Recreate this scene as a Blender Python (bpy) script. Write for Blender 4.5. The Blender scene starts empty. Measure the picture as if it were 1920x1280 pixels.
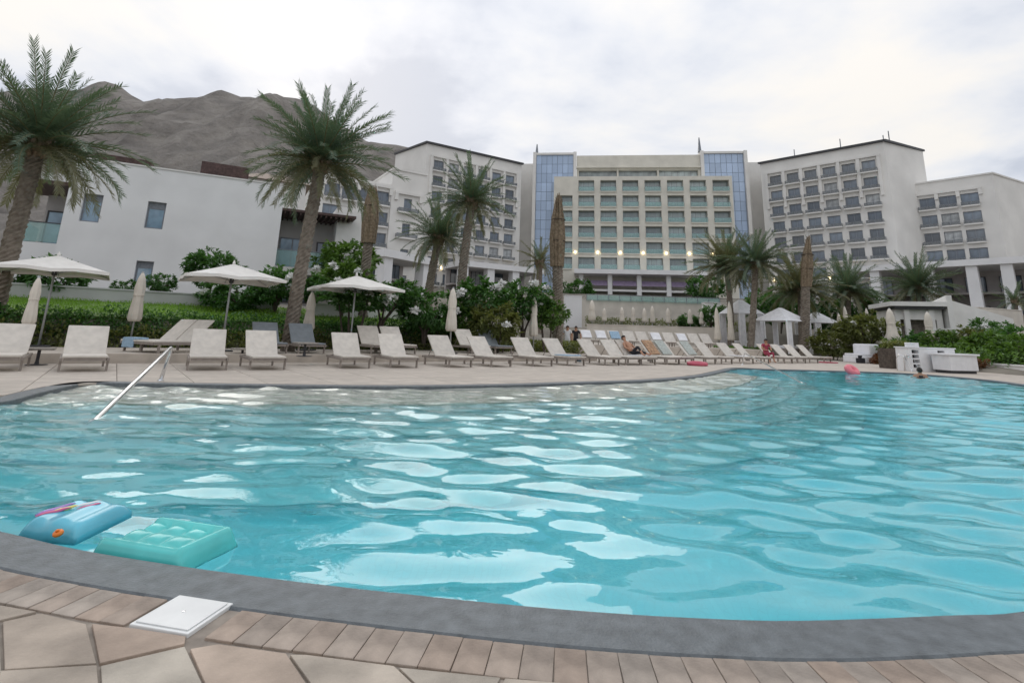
import bpy, bmesh, math, random
import numpy as np
from mathutils import Vector, Matrix
random.seed(7)
S = bpy.context.scene
COL = S.collection
rad = math.radians

# ------------------------------------------------------------------ camera
FPX, PITCH, ROLL, YPP, HCAM = 1000.0, rad(13), math.atan(.032), 394.0, 1.1
_F = Vector((0, math.cos(PITCH), math.sin(PITCH)))
_U0 = Vector((0, -math.sin(PITCH), math.cos(PITCH)))
_R0 = Vector((1, 0, 0))
_R = _R0*math.cos(ROLL) + _U0*math.sin(ROLL)
_U = _U0*math.cos(ROLL) - _R0*math.sin(ROLL)
CAM = Vector((0, 0, HCAM))
cam = bpy.data.cameras.new('camera')
cam.sensor_width = 36
cam.lens = 36*FPX/1920
cam.shift_y = -(640-YPP)/1920
cam.clip_start = .05
cam.clip_end = 4000
co = bpy.data.objects.new('camera', cam)
COL.objects.link(co)
M3 = Matrix((_R, _U, -_F)).transposed()
co.matrix_world = Matrix.Translation(CAM) @ M3.to_4x4()
S.camera = co

def ray(u, v):
    return _F + _R*((u-960)/FPX) - _U*((v-YPP)/FPX)
def G(u, v, z=0.0):            # point on the level z below / above that pixel
    d = ray(u, v)
    return CAM + d*((z-HCAM)/d.z)
def A(u, v, Y):                # point at ground distance Y along that pixel
    d = ray(u, v)
    return CAM + d*(Y/d.y)

# ------------------------------------------------------------------ sky, sun, exposure
SUN_EL, SUN_AZ = rad(26), rad(-18)       # azimuth from +Y towards +X
sun_dir = Vector((math.sin(SUN_AZ)*math.cos(SUN_EL), math.cos(SUN_AZ)*math.cos(SUN_EL), math.sin(SUN_EL)))
W = bpy.data.worlds.new('World')
S.world = W
W.use_nodes = True
wt = W.node_tree
wt.nodes.clear()
def wn(t, **k):
    n = wt.nodes.new(t)
    for a, b in k.items():
        setattr(n, a, b)
    return n
def wl(a, b):
    wt.links.new(a, b)
def wmath(op, a, b=None):
    n = wn('ShaderNodeMath', operation=op)
    for i, x in enumerate((a, b)):
        if x is None:
            continue
        if isinstance(x, (int, float)):
            n.inputs[i].default_value = x
        else:
            wl(x, n.inputs[i])
    return n.outputs[0]
out = wn('ShaderNodeOutputWorld')
bg = wn('ShaderNodeBackground')
tc = wn('ShaderNodeTexCoord')
sx = wn('ShaderNodeSeparateXYZ')
wl(tc.outputs['Generated'], sx.inputs[0])
zz = wmath('ADD', wmath('MAXIMUM', sx.outputs['Z'], 0.0), .16)
cx = wn('ShaderNodeCombineXYZ')
wl(wmath('DIVIDE', sx.outputs['X'], zz), cx.inputs[0])
wl(wmath('DIVIDE', sx.outputs['Y'], zz), cx.inputs[1])
def wnoise(scale, detail, rough, dist, loc):
    mp = wn('ShaderNodeMapping')
    mp.inputs['Location'].default_value = loc
    wl(cx.outputs[0], mp.inputs[0])
    n = wn('ShaderNodeTexNoise')
    n.inputs['Scale'].default_value = scale
    n.inputs['Detail'].default_value = detail
    n.inputs['Roughness'].default_value = rough
    n.inputs['Distortion'].default_value = dist
    wl(mp.outputs[0], n.inputs['Vector'])
    return n.outputs['Fac']
n1 = wnoise(.75, 7, .52, .35, (1.2, 7.7, 4.0))
n2 = wnoise(1.7, 6, .55, .2, (8.1, 4.2, 2.0))
mixn = wmath('ADD', wmath('MULTIPLY', n1, 1.05), wmath('MULTIPLY', n2, .45))
mixn = wmath('SUBTRACT', mixn, .25)
# thin cloud glows around the hidden sun
vd = wn('ShaderNodeVectorMath', operation='DOT_PRODUCT')
wl(tc.outputs['Generated'], vd.inputs[0])
vd.inputs[1].default_value = sun_dir
glow = wmath('POWER', wmath('MAXIMUM', vd.outputs['Value'], 0.0), 9.0)
fac = wmath('ADD', mixn, wmath('MULTIPLY', glow, .008))
rp = wn('ShaderNodeValToRGB')
cr = rp.color_ramp
cr.interpolation = 'B_SPLINE'
cr.elements[0].position = .43
cr.elements[0].color = (.30, .32, .365, 1)
cr.elements[1].position = .64
cr.elements[1].color = (.525, .50, .465, 1)
e = cr.elements.new(.495)
e.color = (.40, .415, .45, 1)
e = cr.elements.new(.565)
e.color = (.465, .465, .47, 1)
wl(fac, rp.inputs[0])
sky = wn('ShaderNodeTexSky', sky_type='NISHITA')
sky.sun_disc = False
sky.sun_elevation = SUN_EL
sky.sun_rotation = SUN_AZ
sky.air_density = 1.0
ad = wn('ShaderNodeMix', data_type='RGBA', blend_type='ADD')
ad.inputs['Factor'].default_value = .0045
zc = wmath('MAXIMUM', sx.outputs['Z'], 0.0)
zen = wmath('ADD', wmath('MULTIPLY', wmath('MULTIPLY', zc, zc), .45), .90)
vs_ = wn('ShaderNodeVectorMath', operation='SCALE')
wl(rp.outputs[0], vs_.inputs[0])
wl(zen, vs_.inputs['Scale'])
wl(vs_.outputs[0], ad.inputs['A'])
wl(sky.outputs[0], ad.inputs['B'])
wl(ad.outputs['Result'], bg.inputs[0])
bg.inputs[1].default_value = 1.0
wl(bg.outputs[0], out.inputs[0])
sl = bpy.data.lights.new('sun', 'SUN')
sl.energy = .7
sl.angle = rad(55)
sl.color = (1, .95, .88)
so = bpy.data.objects.new('sun', sl)
COL.objects.link(so)
so.rotation_euler = (-sun_dir).to_track_quat('-Z', 'Y').to_euler()
S.view_settings.view_transform = 'Standard'
S.view_settings.look = 'None'
S.view_settings.exposure = .95
S.view_settings.gamma = 1
S.cycles.transparent_max_bounces = 16
S.cycles.max_bounces = 10
S.cycles.transmission_bounces = 8
S.cycles.caustics_reflective = False
S.cycles.caustics_refractive = True

# ------------------------------------------------------------------ materials
MATS = {}
def mat(name, col, rough=.8, var=.12, scale=6.0, bump=0.0, bscale=None, metal=0.0, rnd=0.0, spec=.4, col2=None, emit=None, trans=0.0, tint=None):
    m = bpy.data.materials.new(name)
    m.use_nodes = True
    t = m.node_tree
    b = t.nodes['Principled BSDF']
    b.inputs['Roughness'].default_value = rough
    b.inputs['Metallic'].default_value = metal
    b.inputs['Specular IOR Level'].default_value = spec
    if trans:
        b.inputs['Transmission Weight'].default_value = trans
    tcn = t.nodes.new('ShaderNodeTexCoord')
    nz = t.nodes.new('ShaderNodeTexNoise')
    nz.inputs['Scale'].default_value = scale
    nz.inputs['Detail'].default_value = 5
    t.links.new(tcn.outputs['Object'], nz.inputs['Vector'])
    mx = t.nodes.new('ShaderNodeMix')
    mx.data_type = 'RGBA'
    c2 = col2 or tuple(c*(1-var*2) for c in col)
    c1 = col if col2 else tuple(min(1, c*(1+var)) for c in col)
    mx.inputs['A'].default_value = (*c2, 1)
    mx.inputs['B'].default_value = (*c1, 1)
    mr = t.nodes.new('ShaderNodeMapRange')
    mr.inputs['From Min'].default_value = .3
    mr.inputs['From Max'].default_value = .7
    t.links.new(nz.outputs['Fac'], mr.inputs[0])
    t.links.new(mr.outputs[0], mx.inputs['Factor'])
    src = mx.outputs['Result']
    if rnd:
        oi = t.nodes.new('ShaderNodeObjectInfo')
        hs = t.nodes.new('ShaderNodeHueSaturation')
        m2 = t.nodes.new('ShaderNodeMapRange')
        m2.inputs['To Min'].default_value = 1-rnd
        m2.inputs['To Max'].default_value = 1+rnd
        t.links.new(oi.outputs['Random'], m2.inputs[0])
        t.links.new(m2.outputs[0], hs.inputs['Value'])
        t.links.new(src, hs.inputs['Color'])
        src = hs.outputs[0]
    if tint:
        oi2 = t.nodes.new('ShaderNodeObjectInfo')
        sp = t.nodes.new('ShaderNodeMath')
        sp.operation = 'FRACT'
        mm = t.nodes.new('ShaderNodeMath')
        mm.operation = 'MULTIPLY'
        mm.inputs[1].default_value = 7.31
        t.links.new(oi2.outputs['Random'], mm.inputs[0])
        t.links.new(mm.outputs[0], sp.inputs[0])
        m3 = t.nodes.new('ShaderNodeMix')
        m3.data_type = 'RGBA'
        m3.blend_type = 'MULTIPLY'
        t.links.new(sp.outputs[0], m3.inputs['Factor'])
        t.links.new(src, m3.inputs['A'])
        m3.inputs['B'].default_value = (*tint, 1)
        src = m3.outputs['Result']
    t.links.new(src, b.inputs['Base Color'])
    if bump:
        bn = t.nodes.new('ShaderNodeTexNoise')
        bn.inputs['Scale'].default_value = bscale or scale*6
        bn.inputs['Detail'].default_value = 6
        t.links.new(tcn.outputs['Object'], bn.inputs['Vector'])
        bp = t.nodes.new('ShaderNodeBump')
        bp.inputs['Strength'].default_value = bump
        bp.inputs['Distance'].default_value = .02
        t.links.new(bn.outputs['Fac'], bp.inputs['Height'])
        t.links.new(bp.outputs[0], b.inputs['Normal'])
    if emit:
        b.inputs['Emission Color'].default_value = (*emit[0], 1)
        b.inputs['Emission Strength'].default_value = emit[1]
    MATS[name] = m
    return m
def leafmat(name, c1, c2, scale=1.2, rough=.5, tl=.25):
    m = mat(name, c1, rough, scale=scale, col2=c2, rnd=.12)
    t = m.node_tree
    b = t.nodes['Principled BSDF']
    tr = t.nodes.new('ShaderNodeBsdfTranslucent')
    tr.inputs[0].default_value = (c1[0]*1.6, c1[1]*1.7, c1[2]*.9, 1)
    ms = t.nodes.new('ShaderNodeMixShader')
    ms.inputs[0].default_value = tl
    t.links.new(b.outputs[0], ms.inputs[1])
    t.links.new(tr.outputs[0], ms.inputs[2])
    t.links.new(ms.outputs[0], t.nodes['Material Output'].inputs[0])
    return m
def glass_rail(name, c):
    m = mat(name, c, .05, .06, 2, spec=.8)
    t = m.node_tree
    tr = t.nodes.new('ShaderNodeBsdfTransparent')
    tr.inputs[0].default_value = (.80, .93, .91, 1)
    ms = t.nodes.new('ShaderNodeMixShader')
    ms.inputs[0].default_value = .68
    t.links.new(t.nodes['Principled BSDF'].outputs[0], ms.inputs[1])
    t.links.new(tr.outputs[0], ms.inputs[2])
    t.links.new(ms.outputs[0], t.nodes['Material Output'].inputs[0])
mat('plaster', (.74, .73, .71), .85, .05, 1.2, .15, 30)
mat('plaster_cool', (.77, .775, .78), .85, .04, .5, .12, 25)
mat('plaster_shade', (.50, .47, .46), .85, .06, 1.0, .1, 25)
mat('hotel_white', (.76, .745, .715), .85, .05, .25, .1, 12)
mat('hotel_tan', (.68, .655, .58), .85, .07, .4, .1, 12)
mat('podium_white', (.78, .78, .79), .8, .04, .4)
mat('beige_wall', (.60, .56, .50), .85, .09, .8, .2, 18)
mat('grey_wall', (.52, .52, .53), .85, .07, .7, .15, 18)
mat('dark_metal', (.055, .055, .06), .45, .15, 8)
mat('dark_wood', (.09, .055, .05), .7, .25, 5)
mat('grey_frame', (.22, .24, .27), .45, .1, 8)
mat('curtained_glass', (.42, .44, .45), .25, .2, 1.5, rnd=.25)
mat('window_glass', (.16, .20, .25), .06, .35, .35, rnd=.55, spec=.9)
mat('villa_glass', (.27, .40, .52), .05, .25, .9, spec=1.0)  # reflected sky is put into the bright blue base colour
mat('tower_glass', (.44, .56, .75), .10, .14, .15, rnd=.14, spec=.8, metal=.1)
mat('loggia_glass', (.42, .49, .50), .12, .3, .5, rnd=.4, spec=.9)
glass_rail('rail_glass', (.50, .66, .66))
mat('rail_smoke', (.42, .44, .45), .1, .1, 2, spec=.6, trans=.8)
mat('curtain', (.55, .57, .58), .9, .1, 2)
mat('lamp_glow', (1, .85, .6), .5, emit=((1, .78, .42), 6.0))
mat('stone_coping', (.135, .152, .162), .5, .15, 13, .35, 70)
mat('brick_paver', (.35, .305, .262), .8, .2, 7, .35, 60, rnd=.10, tint=(1.0, .9, .84))
mat('flag_stone', (.43, .40, .34), .8, .17, 4, .35, 50, rnd=.10, tint=(1.06, .88, .82))
mat('deck_slab', (.49, .435, .375), .8, .08, 2.5, .2, 40, rnd=.05)
mat('grout', (.30, .26, .22), .95, .15, 12)
mat('lid_plastic', (.74, .75, .74), .4, .04, 6)
mat('pool_tile', (.74, .90, .90), .4, .06, 3)
mat('pool_ledge', (.86, .87, .78), .5, .06, 5)
mat('lounger_fabric', (.63, .585, .525), .85, .06, 6, .2, 220, rnd=.07)
mat('lounger_grey', (.235, .26, .28), .85, .06, 6, .2, 220)
mat('lounger_frame', (.30, .26, .23), .6, .1, 10)
mat('table_top', (.30, .27, .24), .5, .1, 10)
mat('canvas', (.84, .815, .775), .9, .04, 3, .15, 40)
mat('canvas_warm', (.70, .645, .565), .9, .06, 3, .15, 40, rnd=.05)
mat('pole_grey', (.40, .41, .41), .45, .08, 8, metal=.3)
mat('steel', (.80, .81, .82), .16, .04, 8, metal=.85)
mat('white_paint', (.80, .80, .81), .5, .04, 4)
mat('white_cloth', (.80, .80, .82), .9, .05, 4, .3, 25)
mat('blue_towel', (.33, .47, .60), .95, .1, 12, .4, 90)
mat('green_towel', (.46, .49, .455), .95, .12, 10, .4, 90)
mat('orange_towel', (.46, .29, .18), .95, .25, 9, .4, 90)
mat('mauve_cloth', (.30, .24, .36), .9, .12, 3)
mat('red_cloth', (.34, .05, .09), .9, .15, 8)
mat('black_cloth', (.03, .03, .035), .9, .15, 8)
mat('pink_vinyl', (.80, .20, .24), .35, .05, 4)
mat('pink_dull', (.52, .10, .15), .5, .1, 4)
mat('dark_red', (.22, .01, .03), .4, .1, 4)
mat('turq_vinyl', (.10, .60, .58), .22, .10, 3, spec=.6)
mat('skyblue_vinyl', (.12, .50, .64), .22, .10, 3, spec=.6)
mat('orange_vinyl', (.80, .22, .03), .35, .08, 6)
mat('violet_vinyl', (.45, .25, .60), .3, .1, 6)
mat('magenta_vinyl', (.72, .16, .30), .3, .1, 6)
mat('yellow_vinyl', (.82, .70, .22), .3, .1, 6)
mat('skin', (.46, .25, .16), .6, .08, 9)
mat('hair', (.025, .018, .015), .6, .2, 20)
mat('trunk', (.27, .235, .195), .95, .3, 7, .8, 40, col2=(.14, .115, .09))
mat('trunk_fibre', (.30, .235, .165), .95, .3, 9, .8, 40, col2=(.13, .095, .06))
mat('bark', (.10, .08, .065), .9, .25, 10, .5, 40)
leafmat('palm_leaf', (.115, .165, .12), (.065, .105, .08))
leafmat('palm_leaf_olive', (.17, .165, .10), (.09, .10, .065))
mat('rachis', (.16, .15, .07), .7, .2, 6)
leafmat('leaf_deep', (0.090, 0.202, 0.053), (0.033, 0.093, 0.026), 1.6)
leafmat('leaf_mid', (0.128, 0.224, 0.048), (0.045, 0.105, 0.026), 1.4)
leafmat('leaf_olive', (0.187, 0.202, 0.067), (0.075, 0.098, 0.036), 1.4)
leafmat('leaf_red', (.20, .075, .040), (.085, .07, .03), 1.8)
leafmat('grass_bright', (.20, .36, .035), (.11, .23, .02), .9)
mat('petal', (.86, .86, .84), .6, .04, 3)
mat('soil', (.12, .095, .07), .95, .2, 3, .5, 20)
mat('ground', (.22, .20, .165), .95, .2, .3, .3, 4)

def rock_material():
    m = mat('rock', (.42, .385, .345), .95, scale=.05, col2=(.19, .175, .16), bump=1.0, bscale=.12)  # colour lightened for distance haze; its contrast paints in relief shading
    for n in m.node_tree.nodes:
        if n.type == 'BUMP':
            n.inputs['Distance'].default_value = 9.0
        if n.type == 'TEX_NOISE':
            n.inputs['Detail'].default_value = 11
            n.inputs['Roughness'].default_value = .65
rock_material()

def tiled_material():
    m = bpy.data.materials.new('mosaic')
    m.use_nodes = True
    t = m.node_tree
    b = t.nodes['Principled BSDF']
    tcn = t.nodes.new('ShaderNodeTexCoord')
    br = t.nodes.new('ShaderNodeTexBrick')
    br.offset = 0
    br.inputs['Scale'].default_value = 1
    br.inputs['Brick Width'].default_value = .05
    br.inputs['Row Height'].default_value = .05
    br.inputs['Mortar Size'].default_value = .003
    br.inputs['Color1'].default_value = (.70, .95, .97, 1)
    br.inputs['Color2'].default_value = (.66, .93, .955, 1)
    br.inputs['Mortar'].default_value = (.66, .90, .92, 1)
    t.links.new(tcn.outputs['Object'], br.inputs['Vector'])
    t.links.new(br.outputs[0], b.inputs['Base Color'])
    b.inputs['Roughness'].default_value = .4
    MATS['mosaic'] = m
tiled_material()

def water_material():
    m = bpy.data.materials.new('water')
    m.use_nodes = True
    t = m.node_tree
    t.nodes.clear()
    N = t.nodes.new
    o = N('ShaderNodeOutputMaterial')
    tcn = N('ShaderNodeTexCoord')
    def layer(rot, sc, scale, detail, dist, rough=.5):
        mp = N('ShaderNodeMapping')
        mp.inputs['Rotation'].default_value = (0, 0, rad(rot))
        mp.inputs['Scale'].default_value = (sc[0], sc[1], 1)
        t.links.new(tcn.outputs['Object'], mp.inputs[0])
        n = N('ShaderNodeTexNoise')
        n.inputs['Scale'].default_value = scale
        n.inputs['Detail'].default_value = detail
        n.inputs['Roughness'].default_value = rough
        n.inputs['Distortion'].default_value = dist
        t.links.new(mp.outputs[0], n.inputs['Vector'])
        return n.outputs['Fac']
    c = layer(-5, (1, 1.4), 5.0, 2.0, .3)
    def mul(x, k):
        q = N('ShaderNodeMath')
        q.operation = 'MULTIPLY'
        t.links.new(x, q.inputs[0])
        q.inputs[1].default_value = k
        return q.outputs[0]
    def add(x, y):
        q = N('ShaderNodeMath')
        q.operation = 'ADD'
        t.links.new(x, q.inputs[0])
        t.links.new(y, q.inputs[1])
        return q.outputs[0]
    h = mul(c, .003)
    bp = N('ShaderNodeBump')
    bp.inputs['Strength'].default_value = 1
    bp.inputs['Distance'].default_value = 1.0
    t.links.new(h, bp.inputs['Height'])
    gl = N('ShaderNodeBsdfGlass')
    gl.inputs['Roughness'].default_value = 0.0
    gl.inputs['IOR'].default_value = 1.40
    t.links.new(bp.outputs[0], gl.inputs['Normal'])
    t.links.new(gl.outputs[0], o.inputs['Surface'])
    va = N('ShaderNodeVolumeAbsorption')
    va.inputs['Color'].default_value = (.0, .86, .935, 1)
    va.inputs['Density'].default_value = .46
    t.links.new(va.outputs[0], o.inputs['Volume'])
    MATS['water'] = m
water_material()

# ------------------------------------------------------------------ mesh helpers
class MB:
    def __init__(s):
        s.v, s.f, s.mi = [], [], []
    def add(s, vs, fs, mi=0):
        o = len(s.v)
        s.v += [tuple(x) for x in vs]
        s.f += [tuple(i+o for i in f) for f in fs]
        s.mi += [mi]*len(fs)
        return s
    def box(s, x0, x1, y0, y1, z0, z1, mi=0):
        return s.add([(x, y, z) for z in (z0, z1) for y in (y0, y1) for x in (x0, x1)],
                     [(0, 2, 3, 1), (4, 5, 7, 6), (0, 1, 5, 4), (2, 6, 7, 3), (0, 4, 6, 2), (1, 3, 7, 5)], mi)
    def hexa(s, p, mi=0):      # 4 bottom ccw, 4 top ccw
        return s.add(p, [(3, 2, 1, 0), (4, 5, 6, 7), (0, 1, 5, 4), (1, 2, 6, 5), (2, 3, 7, 6), (3, 0, 4, 7)], mi)
    def prism(s, poly, z0, z1, mi=0):
        n = len(poly)
        return s.add([(x, y, z0) for x, y in poly]+[(x, y, z1) for x, y in poly],
                     [tuple(range(n-1, -1, -1)), tuple(range(n, 2*n))]+[(i, (i+1) % n, n+(i+1) % n, n+i) for i in range(n)], mi)
    def tube(s, pts, r, n=8, mi=0, cap=True):
        pts = [Vector(p) for p in pts]
        rs = r if isinstance(r, (list, tuple)) else [r]*len(pts)
        vs, fs = [], []
        for i, p in enumerate(pts):
            d = (pts[min(i+1, len(pts)-1)]-pts[max(i-1, 0)]).normalized()
            a = d.cross(Vector((0, 0, 1)) if abs(d.z) < .95 else Vector((0, 1, 0))).normalized()
            b = d.cross(a)
            for k in range(n):
                t = 2*math.pi*k/n
                vs.append(p+(a*math.cos(t)+b*math.sin(t))*rs[i])
        for i in range(len(pts)-1):
            for k in range(n):
                fs.append((i*n+k, i*n+(k+1) % n, (i+1)*n+(k+1) % n, (i+1)*n+k))
        if cap:
            fs.append(tuple(range(n)))
            fs.append(tuple(range(len(vs)-1, len(vs)-1-n, -1)))
        return s.add(vs, fs, mi)
    def lathe(s, prof, n=16, mi=0, mod=None):
        vs, fs = [], []
        for j, (r, z) in enumerate(prof):
            for k in range(n):
                t = 2*math.pi*k/n
                q = r*(mod(t, j) if mod else 1)
                vs.append((q*math.cos(t), q*math.sin(t), z))
        for j in range(len(prof)-1):
            for k in range(n):
                fs.append((j*n+k, j*n+(k+1) % n, (j+1)*n+(k+1) % n, (j+1)*n+k))
        fs.append(tuple(range(n-1, -1, -1)))
        fs.append(tuple(range(len(vs)-n, len(vs))))
        return s.add(vs, fs, mi)
    def mesh(s, name, mats, smooth=False, bevel=0.0):
        me = bpy.data.meshes.new(name)
        me.from_pydata(s.v, [], s.f)
        for m in (mats if isinstance(mats, (list, tuple)) else [mats]):
            me.materials.append(MATS[m])
        if any(s.mi):
            me.polygons.foreach_set('material_index', s.mi)
        bm = bmesh.new()
        bm.from_mesh(me)
        if bevel:
            bmesh.ops.bevel(bm, geom=[e for e in bm.edges if len(e.link_faces) == 2 and e.calc_face_angle(0) > .5],
                            offset=bevel, segments=2, affect='EDGES', profile=.6)
        bmesh.ops.recalc_face_normals(bm, faces=bm.faces)
        bm.to_mesh(me)
        bm.free()
        if smooth:
            me.polygons.foreach_set('use_smooth', [True]*len(me.polygons))
        return me
    def build(s, name, mats, parent=None, smooth=False, bevel=0.0, loc=None, rot=None):
        return inst(name, s.mesh(name, mats, smooth, bevel), parent, loc, rot)
def inst(name, me, parent=None, loc=None, rot=None, scale=None):
    o = bpy.data.objects.new(name, me)
    COL.objects.link(o)
    o.parent = parent
    if loc is not None:
        o.location = loc
    if rot is not None:
        o.rotation_euler = rot if hasattr(rot, '__len__') else (0, 0, rot)
    if scale is not None:
        o.scale = (scale,)*3 if isinstance(scale, (int, float)) else scale
    return o
def tag(o, label, cat, group=None):
    o['label'] = label
    o['category'] = cat
    if group:
        o['group'] = group
    return o
def struct(o):
    o['kind'] = 'structure'
    return o
def stuff(o, label=None, cat=None):
    o['kind'] = 'stuff'
    if label:
        o['label'] = label
        o['category'] = cat
    return o
def empty(name, loc, rz=0.0):
    return inst(name, None, None, loc, rz)
def copy_tree(o, parent=None):
    c = o.copy()
    COL.objects.link(c)
    c.parent = parent
    for ch in list(o.children):
        copy_tree(ch, c)
    return c
ORD = ['first', 'second', 'third', 'fourth', 'fifth', 'sixth', 'seventh', 'eighth', 'ninth', 'tenth', 'eleventh', 'twelfth',
       'thirteenth', 'fourteenth', 'fifteenth', 'sixteenth', 'seventeenth', 'eighteenth', 'nineteenth', 'twentieth']

# row frame: s runs along the lounger row to the right, t away from the pool
OR = Vector((-9.18, 12.11))
BS, BN = Vector((.813, .582)), Vector((-.582, .813))
ROWANG = math.atan2(BS.y, BS.x)
def ST(s, t, z=0.0):
    p = OR + BS*s + BN*t
    return Vector((p.x, p.y, z))
def toST(p):
    d = Vector((p[0], p[1])) - OR
    return d.dot(BS), d.dot(BN)
def lerp(a, b, k):
    return a+(b-a)*k
def interp(x, pts):
    if x <= pts[0][0]:
        return pts[0][1]
    for (x0, y0), (x1, y1) in zip(pts, pts[1:]):
        if x <= x1:
            return lerp(y0, y1, (x-x0)/(x1-x0))
    return pts[-1][1]
def XLIM(y):                   # right edge of the planted bank below the villa
    return interp(y, [(27, .9), (46, 4.5), (60, 6)])
def XR(y):                     # left edge of the planted bank on the right
    return interp(y, [(12, 18.6), (18, 20.0), (24, 22.6), (33, 21.8), (40, 25.5), (46, 29.5), (60, 36)])
def bank_left(x, y):
    return min(toST((x, y))[1]-7.0, (XLIM(y)-x)*.8)
def terrain(x, y):
    a = interp(bank_left(x, y), [(0, -.06), (.3, .3), (1.3, 1.25), (6.2, 2.0), (14, 2.6), (26, 2.9)])
    b = interp((x-XR(y))*.8, [(0, -.06), (.3, .25), (3, .7), (9, 1.5), (18, 2.8), (40, 6)])
    c = interp(y, [(47.2, -.06), (48.4, 1.9), (59.2, 2.0), (60.5, 4.9), (75, 5.6), (100, 8.9), (400, 12)])
    h = max(a, b, c)
    if h <= -.05 and y > -6:
        return -2.6      # the decks and the pool stand here
    return h

# ------------------------------------------------------------------ ground, hills
def grid_mesh(name, xs, ys, fz, m, smooth=True):
    vs = [(x, y, fz(x, y)) for y in ys for x in xs]
    n = len(xs)
    fs = [(j*n+i, j*n+i+1, (j+1)*n+i+1, (j+1)*n+i) for j in range(len(ys)-1) for i in range(n-1)]
    return MB().add(vs, fs).build(name, m, smooth=smooth)
xs = list(np.concatenate([np.linspace(-900, -60, 15), np.linspace(-56, 90, 90), np.linspace(100, 900, 15)]))
ys = list(np.concatenate([np.linspace(-200, -5, 8), np.linspace(-3, 70, 60), np.linspace(74, 140, 18), np.linspace(160, 1500, 14)]))
struct(grid_mesh('ground', xs, ys, lambda x, y: min(terrain(x, y), 12)-.10, 'ground'))

from mathutils import noise as mn
def hills():
    ridge = [(-700, 200), (-420, 150), (-200, 185), (-60, 165), (60, 178), (150, 180), (225, 171), (258, 184), (300, 200), (350, 198), (420, 189), (520, 183),
             (575, 205), (640, 240), (700, 268), (760, 288), (850, 330), (1000, 420), (1300, 600)]
    Y0 = 420.0
    prof = [(lambda q: (q.x, q.z))(A(u, v, Y0)) for u, v in ridge]
    def fz(x, y):
        zr = interp(x*Y0/max(y, 200)*.55+x*.45, prof)
        k = interp(y, [(150, 0.0), (235, .22), (320, .58), (395, .93), (Y0, 1.0), (470, .9), (560, .45), (700, 0)])
        p = Vector((x*.012, y*.012, 2.3))
        rr = mn.fractal(p*1.5, .9, 2.1, 9)*20
        rg = (1-abs(mn.noise(Vector((x*.021, y*.010, 7.0)))*2))*13-6
        fade = min(1, max(0, (y-150)/80))
        edge = .3 + .7*min(1, abs(y-Y0)/60)
        return 6 + (zr-6)*k + (rr+rg)*fade*edge*min(1, max(zr, 0)/60)*.9
    o = grid_mesh('hills', list(np.linspace(-560, 190, 150)), list(np.linspace(150, 700, 100)), fz, 'rock', smooth=False)
    struct(o)
hills()

# ------------------------------------------------------------------ pool
def catmull(pts, closed=True, step=.08):
    P = [Vector((p[0], p[1])) for p in pts]
    n = len(P)
    outp = []
    for i in range(n if closed else n-1):
        p1, p2 = P[i], P[(i+1) % n]
        p0 = P[(i-1) % n] if closed or i > 0 else p1*2-p2
        p3 = P[(i+2) % n] if closed or i < n-2 else p2*2-p1
        k = max(2, int((p2-p1).length/step))
        for j in range(k):
            t = j/k
            outp.append(.5*((2*p1)+(-p0+p2)*t+(2*p0-5*p1+4*p2-p3)*t*t+(-p0+3*p1-3*p2+p3)*t**3))
    return outp
near_px = [(0, 993), (147, 1027), (317, 1055), (500, 1080), (640, 1097), (873, 1122), (1067, 1140), (1280, 1154), (1493, 1160), (1780, 1150), (1920, 1142)]
far_px = [(1920, 721), (1841, 711), (1706, 700), (1560, 695), (1440, 692), (1385, 690), (1355, 696), (1310, 705), (1210, 713), (1085, 717), (960, 721), (750, 724), (500, 722), (300, 719), (190, 717)]
pool_pts = [G(*q).xy for q in near_px] + [Vector(q) for q in ((3.2, 2.95), (4.6, 3.65), (7.5, 5.4), (11.5, 8.3), (15.2, 12.2), (17.0, 15.4))] + \
    [G(*q).xy for q in far_px] + [G(150, 719).xy, G(80, 734).xy, G(0, 753).xy] + [Vector(q) for q in ((-6.9, 6.4), (-6.6, 5.2), (-5.6, 4.2), (-4.0, 3.6))]
POOL = catmull(pool_pts)
def offset(curve, d):
    n = len(curve)
    r = []
    for i, p in enumerate(curve):
        t = (curve[(i+1) % n]-curve[(i-1) % n]).normalized()
        r.append(p+Vector((t.y, -t.x))*d)
    return r
COP = .28
POUT = offset(POOL, COP)
def ring(name, a, b, za, zb, m, parent=None):
    n = len(a)
    vs = [(p.x, p.y, za) for p in a]+[(p.x, p.y, zb) for p in b]
    return MB().add(vs, [(i, (i+1) % n, n+(i+1) % n, n+i) for i in range(n)]).build(name, m, parent, smooth=True)
def coping():
    n = len(POOL)
    prof = [(0.0, -.16), (0.0, -.012), (.012, .0), (COP-.012, .0), (COP, -.012), (COP, -.12)]
    vs = []
    for d, z in prof:
        vs += [(p.x, p.y, z) for p in offset(POOL, d)]
    fs = []
    for j in range(len(prof)-1):
        for i in range(n):
            fs.append((j*n+i, j*n+(i+1) % n, (j+1)*n+(i+1) % n, (j+1)*n+i))
    struct(MB().add(vs, fs).build('pool_coping', 'stone_coping'))
coping()
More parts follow.
